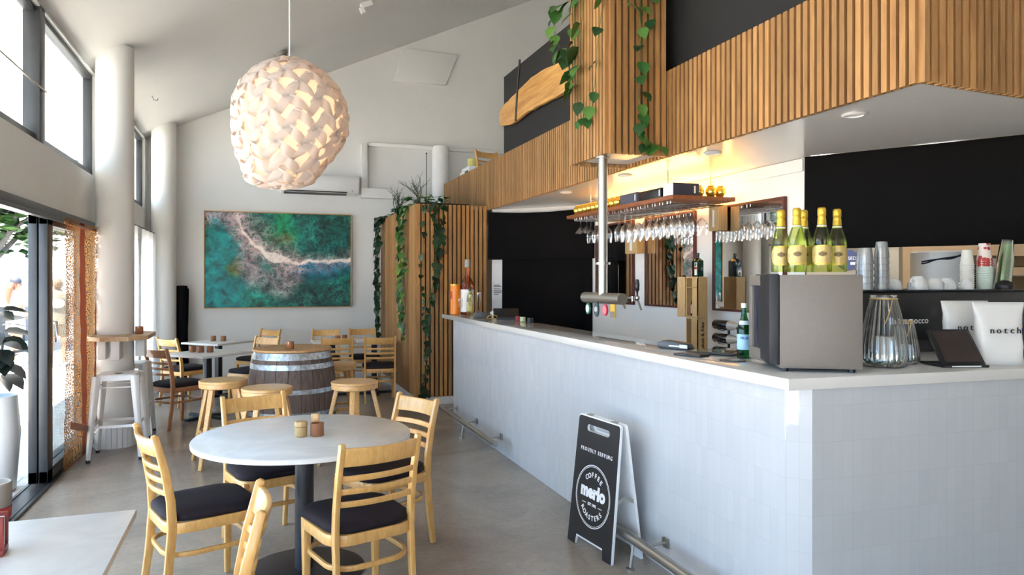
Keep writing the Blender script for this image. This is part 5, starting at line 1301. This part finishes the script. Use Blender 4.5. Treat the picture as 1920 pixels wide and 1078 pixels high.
def with_hole(outer, hole):
    # keyhole join: from outer's top middle down to the hole's nearest vertex
    k = max(range(len(outer)), key=lambda i: (outer[i][1], -abs(outer[i][0])))
    hole = hole[::-1]
    j = min(range(len(hole)), key=lambda i: (hole[i][0]-outer[k][0])**2+(hole[i][1]-outer[k][1])**2)
    h = hole[j:]+hole[:j+1]
    return outer[:k+1]+h+[outer[k]]+outer[k+1:]
fpn = with_hole(panel(.475, .44, .775), slot())
def sheet(M, name, y0, y1, mat, parent, pts):
    b = MB(); b.M = M; b.prism(pts, y0, y1, 'Y'); return b.build(name, mat, parent)
MF = T(0, 0, 0) @ R(-LN, 'X')
fpo = sheet(MF, 'front_panel', .0, .016, m_wprint, sg, fpn)
def face(M, y0, y1, mat, parent):
    s = [(x*.985, .012+z*.975 if z > .01 else z) for x, z in panel(.475, .44, .775)]
    return sheet(M, 'black_face', y0, y1, mat, parent, with_hole(s, slot()))
face(MF, -.002, -.0002, plain('matt_black_sign', lin(24, 22, 23), .5), fpo)
b = MB(); b.M = MF
b.text('PROUDLY SERVING', .031, T(0, -.0026, .575) @ R(PI/2, 'X') @ Matrix.Diagonal((.86, 1, 1, 1)), .0006, .0005, space=1.55)
cx, cz, R1 = 0, .318, .182
n = 64
for ra, rb in ((R1, R1-.005), (R1-.010, R1-.013)):
    vs = [(cx+q*math.cos(2*PI*i/n), -.0030, cz+q*math.sin(2*PI*i/n)) for q in (ra, rb) for i in range(n)]
    b.add(vs, [(i, (i+1) % n, n+(i+1) % n, n+i) for i in range(n)], False)
for word, r, a0, step, dr_ in (('COFFEE', .122, PI/2, -.262, 1), ('ROASTERS', .126, -PI/2, .245, -1)):
    for k, c in enumerate(word):
        a = a0+(k-(len(word)-1)/2)*step
        b.text(c, .040, T(cx+r*math.cos(a), -.0026, cz+r*math.sin(a)) @ R(-(a-PI/2) if dr_ > 0 else -(a+PI/2), 'Y') @ R(PI/2, 'X'), .0006, .0008)
b.text('merlo', .102, T(0, -.0026, cz+.022) @ R(PI/2, 'X'), .0006, .0062, space=1.04)
b.text('EST 1992', .023, T(0, -.0026, cz-.050) @ R(PI/2, 'X'), .0006, .0006)
b.box(-.105, -.065, -.0032, -.0024, cz-.052, cz-.048); b.box(.065, .105, -.0032, -.0024, cz-.052, cz-.048)
b.build('lettering', m_wprint, fpo)
MR = T(0, .205, 0) @ R(math.atan2(.095, .775), 'X')
sheet(MR, 'rear_panel', .0, .016, m_wprint, sg, with_hole(panel(.475, .44, .775), slot()))
for s in (-1, 1):
    b = MB(); b.sweep([(s*.222, .042, .33), (s*.222, .105, .36)], RECT(.004, .02)); b.sweep([(s*.222, .105, .36), (s*.222, .168, .33)], RECT(.004, .02)); b.build('spreader', m_steel, sg)
b = MB(); b.box(-.15, -.11, .085, .115, .772, .777); b.box(.11, .15, .085, .115, .772, .777); b.build('hinge', m_steel, sg)

# ------------------------------------------------------------------ outside: tree, marquee, people
tr = thing('street_tree', 'leafy green tree outside beyond the open door', 'tree', (-6.3, 19.6, -.03))
b = MB(); rnd = random.Random(4); tips = []
def limb(p, d, l, r, dep):
    q = p+d*l; b.tube([p, p.lerp(q, .5)+Vector((rnd.uniform(-.1, .1), rnd.uniform(-.1, .1), 0)), q], [r, r*.85, r*.7], 7)
    tips.append(q)
    if dep:
        for k in range(3):
            limb(q, (d+Vector((rnd.uniform(-1, 1), rnd.uniform(-1, 1), rnd.uniform(-.25, .6)))*.9).normalized(), l*.72, r*.6, dep-1)
limb(Vector((0, 0, 0)), Vector((.1, 0, 1)).normalized(), 1.75, .13, 4); b.build('trunk', m_bark, tr)
b = MB()
for i in range(7500):
    p = rnd.choice(tips[1:])+Vector((rnd.gauss(0, .38), rnd.gauss(0, .38), rnd.gauss(.05, .35)))
    if p.z < 1.9: continue
    s = rnd.uniform(.12, .24); M = T(*p) @ R(rnd.uniform(0, 6), 'Z') @ R(rnd.uniform(-1, 1), 'X')
    b.M = M; b.add([(-s, 0, 0), (0, -s*.5, 0), (s, 0, .02), (0, s*.5, 0)], [(0, 1, 2, 3)], False)
b.build('crown', m_treeleaf, tr, flat=True)
mq = thing('white_marquee', 'white dome-topped marquee outside behind the people', 'marquee', (-6.6, 24.0, -.03))
b = MB(); b.lathe([(1.75, 0), (1.75, 1.15), (1.6, 1.7), (1.25, 2.15), (.7, 2.42), (0, 2.52)], 32); b.build('canopy', m_canvas, mq)
b = MB(); b.box(-.9, .9, -2.0, -1.6, .0, .9); b.build('counter', m_dkframe, mq)
b = MB(); b.box(-14, -9.3, 26, 26.1, 2.05, 2.25); b.box(-9.9, -9.8, 26, 26.1, 0, 2.1); b.box(-12, -11.9, 26, 26.1, 0, 2.1); b.box(-14, -9.3, 26.02, 26.08, 1.1, 1.2)
tag(b.build('pergola_fence', m_dkframe), 'dark pergola frame outside behind the tree and marquee', 'pergola')
b = MB(); b.box(-30, 6, 40, 40.4, 0, 4.6); tag(b.build('hedge_building', plain('far_wall', lin(186, 190, 176), .8)), 'pale building far outside behind the tree', 'building')

def person(name, label, loc, rz, shirt, hairc, hair_long, cap, shorts, tee_len):
    o = thing(name, label, 'person', loc, rz)
    J = {'pel': (0, 0, .90, .105), 'sp': (0, .01, 1.08, .10), 'ch': (0, .0, 1.26, .12), 'nk': (0, .005, 1.40, .052), 'hd': (0, .02, 1.50, .078), 'cr': (0, .015, 1.585, .070)}
    E = [('pel', 'sp'), ('sp', 'ch'), ('ch', 'nk'), ('nk', 'hd'), ('hd', 'cr')]
    for s, k in ((-1, 'l'), (1, 'r')):
        J.update({k+'hip': (s*.085, 0, .84, .088), k+'kn': (s*.095, .02, .46, .056), k+'an': (s*.10, -.01, .09, .038), k+'toe': (s*.11, .12, .04, .032),
                  k+'sh': (s*.165, 0, 1.335, .055), k+'el': (s*.225, .0, 1.07, .040), k+'wr': (s*.20, .15, .93, .027), k+'pm': (s*.19, .21, .90, .026)})
        E += [('pel', k+'hip'), (k+'hip', k+'kn'), (k+'kn', k+'an'), (k+'an', k+'toe'), ('ch', k+'sh'), (k+'sh', k+'el'), (k+'el', k+'wr'), (k+'wr', k+'pm')]
        for f in range(4):
            a = k+'f%d' % f; J[a] = (s*(.165+.016*f), .255+.004*(1-abs(f-1.5)), .885, .009); J[a+'b'] = (s*(.165+.016*f), .285+.006*(1-abs(f-1.5)), .865-.004*f, .008); E += [(k+'pm', a), (a, a+'b')]
        J[k+'th'] = (s*.155, .225, .915, .010); J[k+'thb'] = (s*.145, .255, .905, .009); E += [(k+'pm', k+'th'), (k+'th', k+'thb')]
    names = list(J); bm = bmesh.new(); lay = bm.verts.layers.skin.verify(); V = {}
    for n_ in names:
        v = bm.verts.new(J[n_][:3]); v[lay].radius = (J[n_][3], J[n_][3]*.92); v[lay].use_root = n_ == 'pel'; V[n_] = v
    for a, c in E: bm.edges.new((V[a], V[c]))
    me = bpy.data.meshes.new('body'); bm.to_mesh(me); bm.free(); me.materials.append(m_skin)
    body = bpy.data.objects.new('body', me); COL.objects.link(body); body.parent = o
    body.modifiers.new('skin', 'SKIN').use_smooth_shade = True; sd = body.modifiers.new('sub', 'SUBSURF'); sd.levels = 2; sd.render_levels = 2
    def shell(rings, nm, mat, n=24):
        b = MB(); vs = []; fs = []
        for (cx, cy, rx, ry, z) in rings: vs += [(cx+rx*math.cos(2*PI*i/n)*(1+.02*math.sin(i*5+z*9)), cy+ry*math.sin(2*PI*i/n), z) for i in range(n)]
        for j in range(len(rings)-1):
            for i in range(n): fs.append((j*n+i, j*n+(i+1) % n, (j+1)*n+(i+1) % n, (j+1)*n+i))
        b.add(vs, fs); return b.build(nm, mat, o, angle=180)
    shell([(0, 0, .205, .15, tee_len), (0, 0, .19, .14, .95), (0, .01, .165, .125, 1.08), (0, .005, .185, .135, 1.24), (0, 0, .19, .11, 1.34), (0, 0, .13, .085, 1.395), (0, .005, .07, .066, 1.425)], 'shirt', shirt)
    for s in (-1, 1):
        b = MB(); b.sweep([(s*.15, 0, 1.345), (s*.205, 0, 1.24), (s*.225, .0, 1.13)], [(math.cos(2*PI*i/14), math.sin(2*PI*i/14)) for i in range(14)], up=(0, 1, .01), scale=[.075, .072, .070], caps=False); b.build('sleeve', shirt, o, angle=180)
        b = MB(); b.sweep([(s*.080, 0, .90), (s*.085, .005, .75), (s*.095, .01, .58)], [(math.cos(2*PI*i/14), math.sin(2*PI*i/14)) for i in range(14)], up=(0, 1, .01), scale=[.100, .098, .092], caps=False); b.build('shorts_leg', shorts, o, angle=180)
        b = MB(); b.ball((s*.105, .045, .042), .045, .125, .045, 14, 8); b.build('shoe', m_paper, o, angle=180)
    b = MB(); b.ball((0, -.004, 1.545), .092, .102, .098, 18, 12); 
    if hair_long: b.sweep([(0, -.07, 1.56), (0, -.105, 1.44), (0, -.125, 1.30), (0, -.12, 1.16)], [(1.6*math.cos(2*PI*i/12), math.sin(2*PI*i/12)) for i in range(12)], up=(0, -1, .2), scale=[.055, .062, .058, .03])
    b.build('hair', hairc, o, angle=180)
    b = MB(); b.ball((0, .105, 1.505), .012, .016, .018, 8, 6)
    for s in (-1, 1): b.ball((s*.086, .01, 1.515), .010, .018, .028, 8, 6)
    b.build('nose_and_ears', m_skin, o, angle=180)
    b = MB()
    for s in (-1, 1): b.ball((s*.033, .090, 1.53), .011, .007, .007, 8, 6)
    b.build('eyes', m_ink, o)
    b = MB(); b.ball((0, .091, 1.462), .024, .007, .005, 8, 6); b.build('mouth', m_red, o)
    if cap:
        b = MB(); b.lathe([(.098, 1.555), (.100, 1.60), (.080, 1.645), (.04, 1.665), (0, 1.668)], 24); b.prism([(.085*math.cos(a), .07+.10*math.sin(a)) for a in [PI*i/12 for i in range(13)]], 1.556, 1.566); b.build('cap', cap, o)
    return o
person('person', 'person in navy cap and oversized white T-shirt standing outside the open door', (-4.3, 16.0, -.03), fw(.8, .6), plain('white_tee', (.85, .85, .86, 1), .8), plain('auburn_hair', (.13, .045, .02, 1), .5), True, plain('navy_cap', (.015, .02, .035, 1), .7), plain('peach_shorts', lin(206, 126, 88), .7), .64)
pm = person('person', 'person in a taupe T-shirt with a round white print, seen through the door glass', (-3.46, 15.36, -.03), fw(-.2, 1), plain('taupe_tee', (.20, .17, .13, 1), .8), plain('fair_hair', (.18, .10, .05, 1), .5), False, None, plain('stone_shorts', (.22, .17, .12, 1), .7), .80)
b = MB(); n = 28; b.M = T(0, -.155, 1.18); b.prism([(.11*math.cos(2*PI*i/n), .085*math.sin(2*PI*i/n)) for i in range(n)], 0, .03, 'Y'); b.build('shirt_print', m_wprint, pm)

# ------------------------------------------------------------------ light
w = bpy.data.worlds.new('sky'); SC.world = w; w.use_nodes = True; nt = w.node_tree; nt.nodes.clear()
wo = nt.nodes.new('ShaderNodeOutputWorld'); bg = nt.nodes.new('ShaderNodeBackground'); nt.links.new(bg.outputs[0], wo.inputs[0])
bg.inputs[0].default_value = (.44, .69, 1.0, 1); bg.inputs[1].default_value = 2.6
def sun(name, d, e, col, ang):
    l = bpy.data.lights.new(name, 'SUN'); l.energy = e; l.color = col; l.angle = ang; o = bpy.data.objects.new(name, l); COL.objects.link(o)
    o.rotation_euler = Vector(d).to_track_quat('-Z', 'Y').to_euler(); return o
sun('sun', (.19, .30, -.93), 25.0, (1, .91, .79), .01)
def portal(x, y, z, sx, sy, rot):
    l = bpy.data.lights.new('window_daylight', 'AREA'); l.shape = 'RECTANGLE'; l.size = sx; l.size_y = sy; l.cycles.is_portal = True
    o = bpy.data.objects.new('window_daylight', l); COL.objects.link(o); o.location = (x, y, z); o.rotation_euler = rot
portal(-1.68, 3.4, 1.07, 2.15, 9.3, (0, -PI/2, 0)); portal(-1.68, 3.4, 3.12, 1.02, 9.3, (0, -PI/2, 0)); portal(-1.68, 10.0, 3.12, 1.02, 2.8, (0, -PI/2, 0)); portal(-1.68, 9.8, 1.07, 2.1, 2.3, (0, -PI/2, 0))
portal(-.2, -3.2, 1.2, 2.0, 2.4, (PI/2, 0, 0))
l = bpy.data.lights.new('kitchen_fill', 'POINT'); l.energy = 12; l.color = (1, .85, .66); l.shadow_soft_size = .1; o = bpy.data.objects.new('kitchen_fill', l); COL.objects.link(o); o.location = (5.2, 5.6, 2.3)  # unseen point light added to brighten the kitchen, no fitting modelled

SC.view_settings.view_transform = 'Standard'; SC.view_settings.look = 'None'; SC.view_settings.gamma = 1; SC.view_settings.use_curve_mapping = False
SC.view_settings.exposure = 1.25
SC.cycles.use_denoising = True
SC.cycles.max_bounces = 10; SC.cycles.diffuse_bounces = 5; SC.cycles.glossy_bounces = 4; SC.cycles.transparent_max_bounces = 24; SC.cycles.transmission_bounces = 6
SC.cycles.caustics_reflective = False; SC.cycles.caustics_refractive = False; SC.cycles.sample_clamp_indirect = 8
